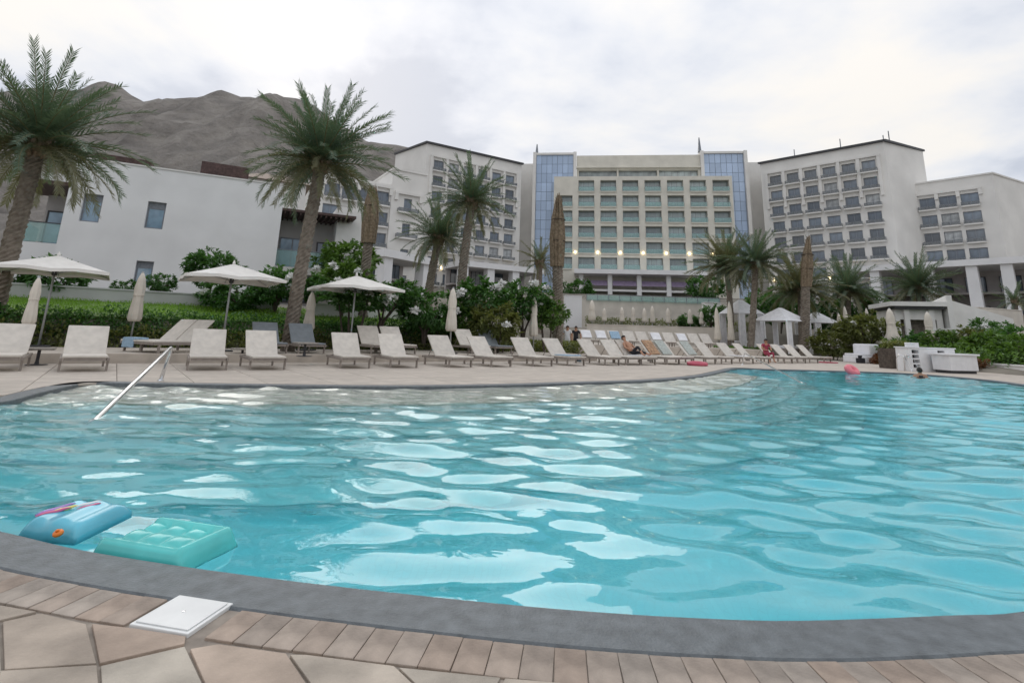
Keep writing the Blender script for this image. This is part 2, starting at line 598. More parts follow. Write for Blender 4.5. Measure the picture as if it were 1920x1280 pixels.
def fill(name, loops, z, m, zb=None):
    bm = bmesh.new()
    for lp in loops:
        vs = [bm.verts.new((p[0], p[1], z)) for p in lp]
        for i in range(len(vs)):
            bm.edges.new((vs[i], vs[(i+1) % len(vs)]))
    bmesh.ops.triangle_fill(bm, use_beauty=True, edges=bm.edges[:], normal=(0, 0, 1))
    if zb is not None:
        r = bmesh.ops.extrude_face_region(bm, geom=bm.faces[:])
        for v in [q for q in r['geom'] if isinstance(q, bmesh.types.BMVert)]:
            v.co.z = zb
        bmesh.ops.recalc_face_normals(bm, faces=bm.faces)
    me = bpy.data.meshes.new(name)
    bm.to_mesh(me)
    bm.free()
    me.materials.append(MATS[m])
    return inst(name, me)
deck_poly = [ST(-16, 7.1).xy, ST(17.2, 7.1).xy] + [Vector((XLIM(y)+.05, y)) for y in (30, 38, 46)] + [Vector((5, 47)), Vector((30, 47))] + \
    [Vector((XR(y)+.15, y)) for y in (46, 40, 33, 28, 24, 18, 14)] + [Vector((19, -8)), Vector((-20, -8)), Vector((-28, 2))]
struct(fill('pool_deck', [deck_poly, offset(POOL, COP*.6)], -.03, 'grout'))
basin = struct(fill('pool_basin', [offset(POOL, .01)], -1.3, 'mosaic'))
wall_o = ring('basin_wall', offset(POOL, .008), offset(POOL, .008), -.02, -1.31, 'mosaic', basin)
# steps along the far edge: wide ledge, then treads
i0 = min(range(len(POOL)), key=lambda i: (POOL[i]-G(1355, 696).xy).length)
i1 = min(range(len(POOL)), key=lambda i: (POOL[i]-G(190, 717).xy).length)
edge = [p.copy() for p in POOL[i0:i1+1]][::10] + [POOL[i1].copy()]
def smooth_line(L, k):
    for _ in range(k):
        L = [L[0]]+[(L[i-1]+L[i]*2+L[i+1])/4 for i in range(1, len(L)-1)]+[L[-1]]
    return L
def off_open(L, d):
    r = []
    for i, p in enumerate(L):
        t = (L[min(i+1, len(L)-1)]-L[max(i-1, 0)]).normalized()
        r.append(p+Vector((-t.y, t.x))*d)
    return r
edge = [edge[0]+(edge[0]-edge[1]).normalized()*.5]+edge+[edge[-1]+(edge[-1]-edge[-2]).normalized()*1.2]
edge = smooth_line(edge, 2)
SV = Vector((.28, -.96)).normalized()
for d, z0, z1, m in ((2.25, -.075, -.15, 'pool_ledge'), (2.85, -.34, -.34, 'pool_tile'), (3.5, -.52, -.52, 'pool_tile'), (4.3, -.70, -.70, 'pool_tile'), (5.2, -.90, -.90, 'pool_tile'), (6.3, -1.1, -1.1, 'pool_tile')):
    oo = [p+SV*d*interp(i/len(edge), [(0, .75), (.4, 1.05), (.7, 1.0), (1, .95)]) for i, p in enumerate(edge)]
    oo = smooth_line(oo, 6)
    b0 = [p-SV*.03 for p in edge]
    n = len(edge)
    vs = [(p.x, p.y, z0) for p in b0]+[(p.x, p.y, z1) for p in oo]+[(p.x, p.y, -1.305) for p in oo]
    fs = [(i, i+1, n+i+1, n+i) for i in range(n-1)]+[(n+i, n+i+1, 2*n+i+1, 2*n+i) for i in range(n-1)]
    MB().add(vs, fs).build('pool_step', m, basin)
def water_body():
    st = .045
    x0, x1, y0, y1 = -8.2, 18.6, 2.2, 24.2
    nx, ny = int((x1-x0)/st), int((y1-y0)/st)
    gx = x0+np.arange(nx+1)*st
    gy = y0+np.arange(ny+1)*st
    cx_, cy_ = np.meshgrid(gx[:-1]+st/2, gy[:-1]+st/2)
    poly = offset(POOL, .05)
    ins = np.zeros(cx_.shape, bool)
    n = len(poly)
    for i in range(n):
        a, b = poly[i], poly[i-1]
        if a.y == b.y:
            continue
        cond = ((a.y > cy_) != (b.y > cy_)) & (cx_ < (b.x-a.x)*(cy_-a.y)/(b.y-a.y)+a.x)
        ins ^= cond
    X, Y = np.meshgrid(gx, gy)
    Z = np.zeros_like(X)
    r = np.random.default_rng(21)
    for k in range(46):
        lam = .22*(2.9 ** r.uniform()) if k < 40 else r.uniform(.7, 1.3)
        th = rad(76)+r.normal(0, rad(25))
        kx, ky = math.cos(th)*2*math.pi/lam, math.sin(th)*2*math.pi/lam
        slope = WAVE*(1.0 if lam > .32 else .65)*r.uniform(.5, 1.3)
        Z += slope*lam/(2*math.pi)*np.cos(kx*X+ky*Y+r.uniform(0, 6.28))
    # gusts: calmer and livelier areas
    gust = .8+.35*np.sin(X*.33+.6)*np.cos(Y*.41-1.0)+.2*np.sin(X*.9-Y*.6)
    Z *= np.clip(gust, .35, 1.4)
    Z = np.clip(Z, -.06, .045)
    used = np.zeros(X.shape, bool)
    for dj in (0, 1):
        for di in (0, 1):
            used[dj:ny+dj, di:nx+di] |= ins
    idx = -np.ones(X.shape, int)
    m = used.sum()
    idx[used] = np.arange(m)
    top = np.stack([X[used], Y[used], Z[used]-.055], 1)
    bot = top.copy()
    bot[:, 2] = -1.6
    jj, ii = np.nonzero(ins)
    q = np.stack([idx[jj, ii], idx[jj, ii+1], idx[jj+1, ii+1], idx[jj+1, ii]], 1)
    P = np.pad(ins, 1)
    sides = []
    for dj, di, a, b in ((-1, 0, (0, 0), (0, 1)), (1, 0, (1, 1), (1, 0)), (0, -1, (1, 0), (0, 0)), (0, 1, (0, 1), (1, 1))):
        bd = ins & ~P[1+dj:1+dj+ny, 1+di:1+di+nx]
        jb, ib = np.nonzero(bd)
        va, vb = idx[jb+a[0], ib+a[1]], idx[jb+b[0], ib+b[1]]
        sides.append(np.stack([vb, va, va+m, vb+m], 1))
    F = np.concatenate([q, q[:, ::-1]+m]+sides)
    me = bpy.data.meshes.new('water')
    V = np.concatenate([top, bot])
    me.vertices.add(len(V))
    me.vertices.foreach_set('co', V.astype(np.float32).ravel())
    me.loops.add(F.size)
    me.loops.foreach_set('vertex_index', F.astype(np.int32).ravel())
    me.polygons.add(len(F))
    me.polygons.foreach_set('loop_start', np.arange(0, F.size, 4, dtype=np.int32))
    sm = np.zeros(len(F), bool)
    sm[:len(q)] = True
    me.polygons.foreach_set('use_smooth', sm)
    me.update(calc_edges=True)
    me.materials.append(MATS['water'])
    struct(inst('water', me))
WAVE = .030
water_body()

# ------------------------------------------------------------------ near paving: soldier course and flagstones
_ka = min(range(len(POUT)), key=lambda i: (POUT[i]-Vector((-5.0, 3.7))).length)
_kb = min(range(len(POUT)), key=lambda i: (POUT[i]-Vector((6.0, 4.2))).length)
_arc = POUT[_ka:]+POUT[:_kb+1] if _ka > _kb else POUT[_ka:_kb+1]
paving_o = struct(fill('near_paving', [_arc+[Vector((6.0, -3)), Vector((-5.0, -3))]], -.010, 'grout'))
brick_me = MB().box(-.0553, .0553, -.101, .101, -.04, 0).mesh('brick', 'brick_paver', bevel=.003)
cum = 0.0
lidc = (G(325, 1118)+G(430, 1132)+G(360, 1188)+G(255, 1170))/4
nP = len(POUT)
BRL = offset(POOL, COP+.006+.1)
acc = 0.0
placed = 0
lid_ang = 0
start = min(range(nP), key=lambda i: (BRL[i]-Vector((-4.6, 3.3))).length)
prev = BRL[start]
target = 0.0
for k in range(1, 700):
    i = (start+k) % nP
    p = BRL[i]
    seg = (p-prev).length
    while target <= acc+seg:
        q = prev.lerp(p, (target-acc)/seg)
        ang = math.atan2(p.y-prev.y, p.x-prev.x)
        target += .1135
        if (q-lidc.xy).length < .155:
            lid_ang = ang
            continue
        inst('brick', brick_me, paving_o, (q.x, q.y, random.uniform(-.003, .0)), ang+random.uniform(-.012, .012))
    acc += seg
    prev = p
    if p.x > 5.5:
        break
def stone(poly, h=.0):
    c = sum(poly, Vector((0, 0)))/len(poly)
    q = [c+(p-c)*(1-.0028/max(.05, (p-c).length)) for p in poly]
    MB().prism([(p.x, p.y) for p in q], -.04, h+random.uniform(-.003, .001)).build('flagstone', 'flag_stone', paving_o, bevel=.003)
flags = [[(5, 1163), (77, 1147), (163, 1167), (182, 1241), (8, 1253)], [(-60, 1120), (-10, 1131), (70, 1145), (3, 1161), (-80, 1180)],
         [(172, 1168), (247, 1176), (350, 1192), (347, 1206), (186, 1243)], [(188, 1246), (347, 1209), (382, 1282), (360, 1330), (192, 1320)],
         [(356, 1215), (410, 1206), (537, 1223), (582, 1290), (560, 1330), (400, 1330), (385, 1285)], [(543, 1226), (573, 1226), (740, 1247), (795, 1300), (770, 1330), (620, 1330), (588, 1290)],
         [(0, 1256), (183, 1245), (189, 1325), (-20, 1335)], [(-100, 1186), (0, 1164), (3, 1256), (-30, 1335), (-160, 1300)],
         [(747, 1248), (940, 1267), (905, 1330), (805, 1330), (800, 1300)], [(946, 1268), (1080, 1279), (1130, 1330), (912, 1330)],
         [(1090, 1280), (1300, 1292), (1290, 1340), (1140, 1335)]]
for fl in flags:
    stone([G(*q).xy for q in fl])
for iy in range(10):
    for ix in range(-8, 10):
        def J(a, b):
            h = math.sin(a*12.9898+b*78.233)*43758.5453
            g = math.sin(a*39.346+b*11.135)*24634.6345
            return Vector((a*.36+(h-math.floor(h)-.5)*.16, 1.84-b*.33+(g-math.floor(g)-.5)*.12))
        stone([J(ix, iy), J(ix, iy+1), J(ix+1, iy+1), J(ix+1, iy)][::1])
lid = empty('skimmer_lid', (lidc.x, lidc.y, 0), lid_ang-.02)
tag(lid, 'square white plastic skimmer lid set in the brick paving', 'skimmer lid')
MB().box(-.128, .128, -.118, .118, -.03, .004).build('rim', 'lid_plastic', lid, bevel=.004)
pl = MB().box(-.114, .114, -.104, .104, .004, .009).build('cover', 'lid_plastic', lid, bevel=.003)
MB().lathe([(.006, .009), (.006, .0105), (.003, .011)], 10).build('screw', 'steel', pl)

# far deck slabs
from mathutils.geometry import intersect_point_tri_2d
def inside(poly, p):
    c = False
    n = len(poly)
    j = n-1
    for i in range(n):
        if (poly[i].y > p.y) != (poly[j].y > p.y) and p.x < (poly[j].x-poly[i].x)*(p.y-poly[i].y)/(poly[j].y-poly[i].y)+poly[i].x:
            c = not c
        j = i
    return c
PIN = offset(POOL, COP+.02)
PMIN = np.array([(p.x, p.y) for p in PIN])
slab_me = MB().box(-.594, .594, -.594, .594, -.035, 0).mesh('slab', 'deck_slab', bevel=.004)
_k0 = min(range(len(POUT)), key=lambda i: (POUT[i]-G(1420, 691).xy).length)
_k1 = min(range(len(POUT)), key=lambda i: (POUT[i]-G(0, 753).xy).length)
far_paving = struct(fill('far_paving', [POUT[_k0:_k1+1]+[ST(-9, -2).xy, ST(-9, 2.9).xy, ST(24, 2.9).xy]], -.026, 'grout'))
nsl = 0
def clip_away(poly):
    # keep the part of a slab outside the pool: drop corners that fall inside by cutting at the coping
    outp = []
    n = len(poly)
    for i in range(n):
        a, b = poly[i], poly[(i+1) % n]
        ia, ib = inside(PIN, a), inside(PIN, b)
        if not ia:
            outp.append(a)
        if ia != ib:
            lo, hi = (a, b) if not ia else (b, a)
            for _ in range(18):
                mid = (lo+hi)/2
                if inside(PIN, mid):
                    hi = mid
                else:
                    lo = mid
            outp.append(lo)
    return outp
for i in range(-6, 30):
    for j in range(-6, 3):
        c = ST(i*1.2, j*1.2-.1)
        if nsl > 296 or (c.y < 8.2):
            continue
        if j*1.2-.1 > 2.6 or (c.x > 6 and toST(c)[1] < -1.5 and c.x-10 > (c.y-20)*3):
            continue
        q = [ST(i*1.2+a*.594, j*1.2-.1+b*.594).xy for a, b in ((-1, -1), (1, -1), (1, 1), (-1, 1))]
        ins = [inside(PIN, p) for p in q]
        if all(ins):
            continue
        if not any(ins):
            inst('slab', slab_me, far_paving, (c.x, c.y, random.uniform(-.002, 0)), ROWANG)
        else:
            cq = clip_away(q)
            if len(cq) < 3:
                continue
            MB().prism([(p.x, p.y) for p in cq], -.035, 0).build('slab', 'deck_slab', far_paving)
        nsl += 1
def far_deck_rest():
    k0 = min(range(nP), key=lambda i: (PIN[i]-Vector((17.2, 15.0))).length)
    k1 = min(range(nP), key=lambda i: (PIN[i]-G(1420, 691).xy).length)
    poly = [ST(-14, 2.92).xy, ST(-14, 7.05).xy, ST(17.2, 7.05).xy] + [Vector((XLIM(y)+.1, y)) for y in (30, 38, 46)] + [Vector((5, 46.8)), Vector((29.6, 46.8))] + \
        [Vector((XR(y)+.1, y)) for y in (46, 40, 33, 28, 24, 18, 15)] + PIN[k0:k1+1] + [ST(24.0, -2.0).xy, ST(24.0, 2.92).xy]
    struct(fill('rear_deck', [poly[::-1]], -.004, 'deck_slab'))
far_deck_rest()
# raised rear terrace for the second row of loungers
UT = .25
struct(MB().prism([tuple(ST(s, t).xy) for s, t in ((-15, 3.0), (-15, 7.06), (16.9, 7.06), (18.5, 4.8), (18.5, 3.0))][::-1], -.02, UT).build('rear_terrace', 'deck_slab', bevel=.02))

# ------------------------------------------------------------------ buildings
def building(name, p0, p1, z0):
    d = Vector((p1[0]-p0[0], p1[1]-p0[1]))
    e = empty(name, (p0[0], p0[1], z0), math.atan2(d.y, d.x))
    return e, d.length
def facade_mb(x0, x1, y, z0, z1, ops, depth, mb=None):
    mb = mb or MB()
    X = sorted({x0, x1, *[o[0] for o in ops], *[o[1] for o in ops]})
    Z = sorted({z0, z1, *[o[2] for o in ops], *[o[3] for o in ops]})
    def hole(xa, xb, za, zb):
        xm, zm = (xa+xb)/2, (za+zb)/2
        return any(o[0] < xm < o[1] and o[2] < zm < o[3] for o in ops)
    for za, zb in zip(Z, Z[1:]):
        run = None
        for xa, xb in list(zip(X, X[1:]))+[(x1, x1)]:
            solid = xa < xb and not hole(xa, xb, za, zb)
            if solid and run is None:
                run = xa
            if not solid and run is not None:
                mb.add([(run, y, za), (xa, y, za), (xa, y, zb), (run, y, zb)], [(0, 1, 2, 3)])
                run = None
    for a, b, c, d in ops:
        y2 = y+depth
        mb.add([(a, y, c), (b, y, c), (b, y, d), (a, y, d), (a, y2, c), (b, y2, c), (b, y2, d), (a, y2, d)],
               [(0, 4, 5, 1), (1, 5, 6, 2), (2, 6, 7, 3), (3, 7, 4, 0)])
    return mb
def shell(mb, x0, x1, y0, y1, z0, z1):     # sides, back and roof of a block, front left open
    mb.add([(x0, y0, z0), (x1, y0, z0), (x1, y1, z0), (x0, y1, z0), (x0, y0, z1), (x1, y0, z1), (x1, y1, z1), (x0, y1, z1)],
           [(1, 2, 6, 5), (2, 3, 7, 6), (3, 0, 4, 7), (4, 5, 6, 7)])
    return mb
_wc = {}
def window_meshes(w, h, fm, gm, mull):
    k = (round(w, 2), round(h, 2), fm, gm, mull)
    if k not in _wc:
        f = MB()
        t = .09
        f.box(-w/2, w/2, -.04, .04, 0, t).box(-w/2, w/2, -.04, .04, h-t, h)
        f.box(-w/2, -w/2+t, -.04, .04, t, h-t).box(w/2-t, w/2, -.04, .04, t, h-t)
        for q in range(1, mull):
            x = -w/2+w*q/mull
            f.box(x-.04, x+.04, -.035, .035, t, h-t)
        g = MB().box(-w/2+t*.5, w/2-t*.5, -.012, .012, t*.5, h-t*.5)
        _wc[k] = (f.mesh('window', fm), g.mesh('pane', gm))
    return _wc[k]
def window(par, x, y, z, w, h, fm='dark_metal', gm='window_glass', mull=2):
    if gm == 'window_glass' and random.random() < .16:
        gm = 'curtained_glass'
    a, b = window_meshes(w, h, fm, gm, mull)
    o = inst('window', a, par, (x, y, z))
    inst('pane', b, o)
    return o
_bc = {}
def balcony(par, x, y, z, w, d, slab, rail='rail_glass', h=1.0):
    k = (round(w, 2), d, slab, rail, h)
    if k not in _bc:
        s = MB().box(-w/2, w/2, -d, .02, -.2, 0).mesh('balcony', slab)
        r = MB().box(-w/2+.03, w/2-.03, -d+.04, -d+.06, .05, h).box(-w/2+.03, -w/2+.05, -d+.06, 0, .05, h).box(w/2-.05, w/2-.03, -d+.06, 0, .05, h)
        t = MB().box(-w/2, w/2, -d+.02, -d+.08, h, h+.05)
        for q in (-w/2+.05, 0, w/2-.05):
            t.box(q-.02, q+.02, -d+.035, -d+.065, 0, h)
        _bc[k] = (s, r.mesh('rail_panel', rail), t.mesh('handrail', 'grey_frame'))
    a, b, c = _bc[k]
    o = inst('balcony', a, par, (x, y, z))
    inst('rail_panel', b, o)
    inst('handrail', c, o)
    return o
lamp_me = MB().lathe([(.10, 0), (.16, .18), (.12, .35), (.05, .42)], 8).mesh('wall_lamp', 'lamp_glow', smooth=True)

ZR = 39.4
ZG = 9.0
def wing(name, p0, p1, ztop, zbase, depth, cols, rows, pitch, ztopwin, label, roofdark=True, pil=2, x_in=1.2, lamps=True, ww=2.3, back=None, left=False):
    """a hotel wing: p0 left, p1 right end of the front in plan"""
    e, L = building(name, p0, p1, zbase)
    tag(e, label, 'hotel')
    H = ztop-zbase
    ops = []
    cx_ = [x_in+(L-2*x_in)*(c+.5)/cols for c in range(cols)]
    bw = (L-2*x_in)/cols
    top = ztopwin-zbase
    for r_ in range(rows):
        zt = top-r_*pitch
        for x in cx_:
            if zt-2.1 > .3:
                ops.append((x-ww/2, x+ww/2, zt-2.1, zt))
    mb = facade_mb(0, L, 0, 0, H, ops, .45)
    sk = 0.0
    if back is not None:
        ax = (Vector(p1[:2])-Vector(p0[:2])).normalized()
        ref = Vector(p0[:2]) if left else Vector(p1[:2])
        dl = Vector(back[:2])-ref
        sk, depth = dl.dot(ax), dl.dot(Vector((-ax.y, ax.x)))
    mb.add([(0, 0, 0), (L, 0, 0), (L+sk, depth, 0), (sk, depth, 0), (0, 0, H), (L, 0, H), (L+sk, depth, H), (sk, depth, H)],
           [(1, 2, 6, 5), (2, 3, 7, 6), (3, 0, 4, 7), (4, 5, 6, 7)])
    mb.build('wall', 'hotel_white', e)
    for o in ops:
        window(e, (o[0]+o[1])/2, .40, o[2], ww, 2.1, 'grey_frame', 'window_glass', 2)
        balcony(e, (o[0]+o[1])/2, 0, o[2]-.30, bw*.84, .8, 'hotel_white', 'rail_smoke', .6)
    # pilasters and lintels framing the upper two storeys
    for c in range(cols+1):
        x = x_in+bw*c
        MB().box(x-.28, x+.28, -.42, -.003, top-pil*pitch-.5, top+.55).build('pilaster', 'hotel_white', e)
    MB().box(x_in-.3, L-x_in+.3, -.46, -.004, top+.56, top+1.0).build('lintel', 'hotel_white', e)
    if roofdark:
        MB().hexa([(x, y, z) for z in (H+.003, H+.40) for x, y in ((-.35, -.45), (L+.35, -.45), (L+sk+.35, depth+.3), (sk-.35, depth+.3))]).build('roof_edge', 'dark_metal', e)
    else:
        MB().hexa([(x, y, z) for z in (H+.003, H+.3) for x, y in ((-.15, -.2), (L+.15, -.2), (L+sk+.15, depth+.2), (sk-.15, depth+.2))]).build('roof_edge', 'hotel_white', e)
    if lamps:
        for c in range(cols+1):
            inst('wall_lamp', lamp_me, e, (x_in+bw*c, -.2, top-(rows-2)*pitch-2.3))
    return e, L, H

c1 = G(1657, 266, ZR)
c0 = G(1425, 308, ZR)
c2 = G(1730, 284, ZR)
# right tall wing
rw, L, H = wing('hotel_wing', c0, c1, ZR, ZG, 12.0, 6, 8, 3.4, 36.2, 'white tall hotel wing with dark roof edge right of the glass towers', back=c2)
for u, hh in ((1488, 3.2), (1571, 2.8)):
    pass
for xx, hh in ((L*.22, 4.2), (L*.62, 4.6), (L+2, 4.8), (L-1.0, 3.6), (L+1.0, 4.2)):
    MB().tube([(min(xx, L-.2), 8+(xx > L-.5)*1.5, H+.38), (min(xx, L-.2)+.02, 8+(xx > L-.5)*1.5, H+.38+hh)], .10, 6).build('antenna', 'grey_frame', rw)
# right lower block
d1 = A(1860, 326, 92)
d0 = G(1690, 350, d1.z)
wing('hotel_block', d0, d1, d1.z, ZG-1, 14.0, 3, 6, 3.4, d1.z-3.0, 'lower white hotel block at the right edge, three window columns wide', False, 0, 2.0, ww=2.6, back=G(1945, 352, d1.z))
# left tall wing
l0 = G(801, 269, ZR)
l1 = G(978, 309, ZR)
wing('hotel_wing', l0, l1, ZR, ZG, 12.0, 6, 8, 3.4, 36.2, 'white tall hotel wing with dark roof edge left of the glass towers', back=G(742, 290, ZR), left=True)
# left lower block behind the palms
b0 = A(600, 326, 78)
b1 = G(742, 352, b0.z)
wing('hotel_block', b0, b1, b0.z, 6, 10.0, 4, 5, 3.4, b0.z-1.0, 'lower white hotel block rising behind the villa and big palm', False, 0, .8, lamps=False, ww=2.4)
b2 = A(738, 318, 84)
b3 = G(800, 330, b2.z)
wing('hotel_stair_tower', b2, b3, b2.z, 6, 10.0, 1, 5, 4.2, b2.z-4.5, 'narrow white hotel stair tower with single small windows behind the palms', False, 0, .8, lamps=False, ww=1.4)

# central block with glass towers
q0 = A(1000, 300, 121).xy
q1 = A(1400, 296, 115).xy
cb, L = building('hotel_centre', q0, q1, ZG)
tag(cb, 'tan central hotel block with loggias between two blue glass towers', 'hotel')
zt = A(1190, 291, 118).z-ZG
tw = L*.195
def tower(x0, x1, H):
    mb = MB()
    mb.box(x0, x1, .25, 10, 0, H-.02)
    mb.build('tower_core', 'grey_frame', cb)
    cols, rows = 7, 15
    cw, rh = (x1-x0)/cols, H/rows
    pm = MB().box(-cw/2+.035, cw/2-.035, -.03, .03, .035, rh-.035).mesh('glass_panel', 'tower_glass')
    for c in range(cols):
        for r_ in range(rows):
            inst('glass_panel', pm, cb, (x0+cw*(c+.5), .12+random.uniform(-.004, .004), rh*r_))
    fin = MB()
    fin.box(x0-.75, x0-.02, -.6, 9, 0, H+.6)
    fin.build('tower_fin', 'hotel_white', cb)
    MB().box(x1+.02, x1+.75, -.6, 9, 0, H+.6).build('tower_fin', 'hotel_white', cb)
    MB().box(x0-.02, x1+.02, -.3, .5, H, H+.5).build('tower_cap', 'hotel_white', cb)
tower(.75, tw, zt+.2)
tower(L-tw, L-.75, zt+.2)
for xx, hh in ((.8, 2.4), (L-tw-.7, 3.6)):
    MB().hexa([(xx-.35, 0, zt+.7), (xx+.35, 0, zt+.7), (xx+.35, .8, zt+.7), (xx-.35, .8, zt+.7),
               (xx-.1, .3, zt+.7+hh), (xx+.1, .3, zt+.7+hh), (xx+.1, .5, zt+.7+hh), (xx-.1, .5, zt+.7+hh)]).build('roof_finial', 'grey_frame', cb)
for xa, xb in ((-9.5, -.05), (L+.05, L+9.5)):
    MB().box(xa, xb, 4.0, 12, 0, zt-.6).build('connector', 'hotel_white', cb)
# penthouse band between the towers
px0, px1 = tw+.8, L-tw-.8
bandz = zt-7.2
mb = facade_mb(px0, px1, 0, bandz, zt, [(px0+.3+i*(px1-px0-.6)/3+.2, px0+.3+(i+1)*(px1-px0-.6)/3-.2, bandz+.8, bandz+3.6) for i in range(3)], 1.2)
shell(mb, px0, px1, 0, 9.8, bandz, zt)
mb.build('penthouse_wall', 'hotel_tan', cb)
for i in range(3):
    a_ = px0+.3+i*(px1-px0-.6)/3+.2
    b_ = px0+.3+(i+1)*(px1-px0-.6)/3-.2
    window(cb, (a_+b_)/2, 1.1, bandz+.8, b_-a_, 2.8, 'grey_frame', 'loggia_glass', 6)
MB().box(px0-.1, px1+.1, -.7, .5, zt-3.2, zt-2.9).build('cornice', 'hotel_tan', cb)
# projecting loggia front
fx0, fx1 = tw*.55, L-tw*.52
fy = -5.0
nc = 8
cw = (fx1-fx0)/nc
ftop = bandz+.6
ops = []
for r_ in range(6):
    zt_ = ftop-.9-r_*3.45
    for c in range(nc):
        if c == 0 and r_ < 1:
            continue
        xm = fx0+cw*(c+.5)
        ops.append((xm-cw*.36, xm+cw*.36, zt_-2.55, zt_))
mb = facade_mb(fx0, fx1, fy, 0, ftop, ops, 1.3)
shell(mb, fx0, fx1, fy, .2, 0, ftop)
mb.build('loggia_wall', 'hotel_tan', cb)
for o in ops:
    window(cb, (o[0]+o[1])/2, fy+1.22, o[2], o[1]-o[0], 2.55, 'grey_frame', 'loggia_glass', 3)
    balcony(cb, (o[0]+o[1])/2, fy, o[2], (o[1]-o[0])*1.0, .25, 'hotel_tan', 'rail_glass', 1.0)
for c in range(1, nc):
    inst('wall_lamp', lamp_me, cb, (fx0+cw*c, fy-.2, ftop-.9-4*3.45-2.6))

# garden terrace restaurant in front of the centre
r0 = A(1086, 506, 111)
r1 = A(1312, 510, 108)
pv, L = building('restaurant_pavilion', r0.xy, r1.xy, r0.z-7.4)
tag(pv, 'white open restaurant pavilion with mauve awnings below the central block', 'pavilion')
H = 7.4
MB().box(-1, L+1, -2.2, 7, H-.9, H).build('roof', 'podium_white', pv)
MB().box(.3, L-.3, 5.5, 6.5, 0, H-.9).build('rear_wall', 'grey_frame', pv)
MB().box(0, L, -.4, 5.5, 3.1, 3.5).build('upper_floor', 'podium_white', pv)
for i in range(5):
    x = .4+(L-.8)*i/4
    MB().box(x-.45, x+.45, -.6, .3, 0, H-.9).build('column', 'podium_white', pv)
    if i < 4:
        xm = x+(L-.8)/8
        MB().hexa([(xm-2.4, -.9, 4.2), (xm+2.4, -.9, 4.2), (xm+2.4, -.86, 4.2), (xm-2.4, -.86, 4.2), (xm-2.4, .1, 5.3), (xm+2.4, .1, 5.3), (xm+2.4, .14, 5.3), (xm-2.4, .14, 5.3)]).build('awning', 'mauve_cloth', pv)
        window(pv, xm, 5.3, .05, 5.0, 2.8, 'grey_frame', 'loggia_glass', 5)
        window(pv, xm, 5.3, 3.6, 5.0, 2.6, 'grey_frame', 'mauve_cloth', 5)
# glass balustrade on the terrace edge
def rail_run(name, p0, p1, n, h, label, m='rail_glass'):
    e, L = building(name, p0.xy, p1.xy, p0.z)
    tag(e, label, 'railing')
    w = L/n
    pm = MB().box(-w/2+.03, w/2-.03, -.01, .01, .06, h).mesh('glass_panel', m)
    po = MB().box(-.03, .03, -.03, .03, 0, h+.04).mesh('post', 'grey_frame')
    for i in range(n):
        inst('glass_panel', pm, e, (w*(i+.5), 0, 0))
    for i in range(n+1):
        inst('post', po, e, (w*i, 0, 0))
    MB().box(0, L, -.04, .04, h+.04, h+.09).build('handrail', 'grey_frame', e)
    return e
rail_run('terrace_railing', A(1100, 563, 58.4), A(1350, 571, 58.0), 12, .6, 'glass terrace railing on top of the beige retaining wall')

# colonnade podiums left and right
def colonnade(p0, p1, z0, z1, cols, label, dpt=6.0, cwid=.8, beam=1.0):
    e, L = building('colonnade', p0, p1, z0)
    tag(e, label, 'colonnade')
    H = z1-z0
    MB().box(-.5, L+.5, -1.2, dpt, H-beam, H).build('roof_beam', 'podium_white', e)
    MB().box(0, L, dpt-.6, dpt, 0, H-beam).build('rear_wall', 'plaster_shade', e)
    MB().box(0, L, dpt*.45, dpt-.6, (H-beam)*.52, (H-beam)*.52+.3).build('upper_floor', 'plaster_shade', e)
    for f_ in cols:
        x = L*f_
        MB().hexa([(x-cwid, -.8, 0), (x+cwid, -.8, 0), (x+cwid, .8, 0), (x-cwid, .8, 0), (x-cwid*.9, -.8, H-beam), (x+cwid*.9, -.8, H-beam), (x+cwid*.9, .8, H-beam), (x-cwid*.9, .8, H-beam)]).build('column', 'podium_white', e)
        inst('wall_lamp', lamp_me, e, (x-cwid-.15, -.5, .2))
    nb = max(2, int(L/4.2))
    for i in range(nb):
        for fz in (.1, (H-beam)*.52+.5):
            window(e, L*(i+.5)/nb, dpt-.68, fz, L/nb*.62, min(2.6, (H-beam)*.42), 'dark_metal', 'window_glass', 3)
    return e
e0 = A(1602, 503, 93)
e1 = A(1990, 481, 74)
def frac(u, pa, pb):
    d = ray(u, 500).xy
    ax = (pb-pa).xy
    # intersection of the pixel column with the front line in plan
    k = (pa.x*d.y-pa.y*d.x)/(ax.y*d.x-ax.x*d.y)
    return k
colonnade(e0.xy, e1.xy, e0.z-9, e0.z+.2, [frac(u, e0, e1) for u in (1640, 1740, 1822, 1888, 1975)], 'tall white colonnade under the right hotel wing', 9, .75, .95)
e4 = A(862, 492, 95)
e5 = A(1012, 503, 104)
colonnade(e4.xy, e5.xy, e4.z-7, e4.z+.3, [.04, .35, .66, .96], 'white colonnade at the foot of the left hotel wing', 6)
e6 = A(715, 472, 70)
e7 = A(800, 486, 78)
colonnade(e6.xy, e7.xy, e6.z-6, e6.z+.3, [.08, .92], 'small white porch between the villa and the left colonnade', 5)

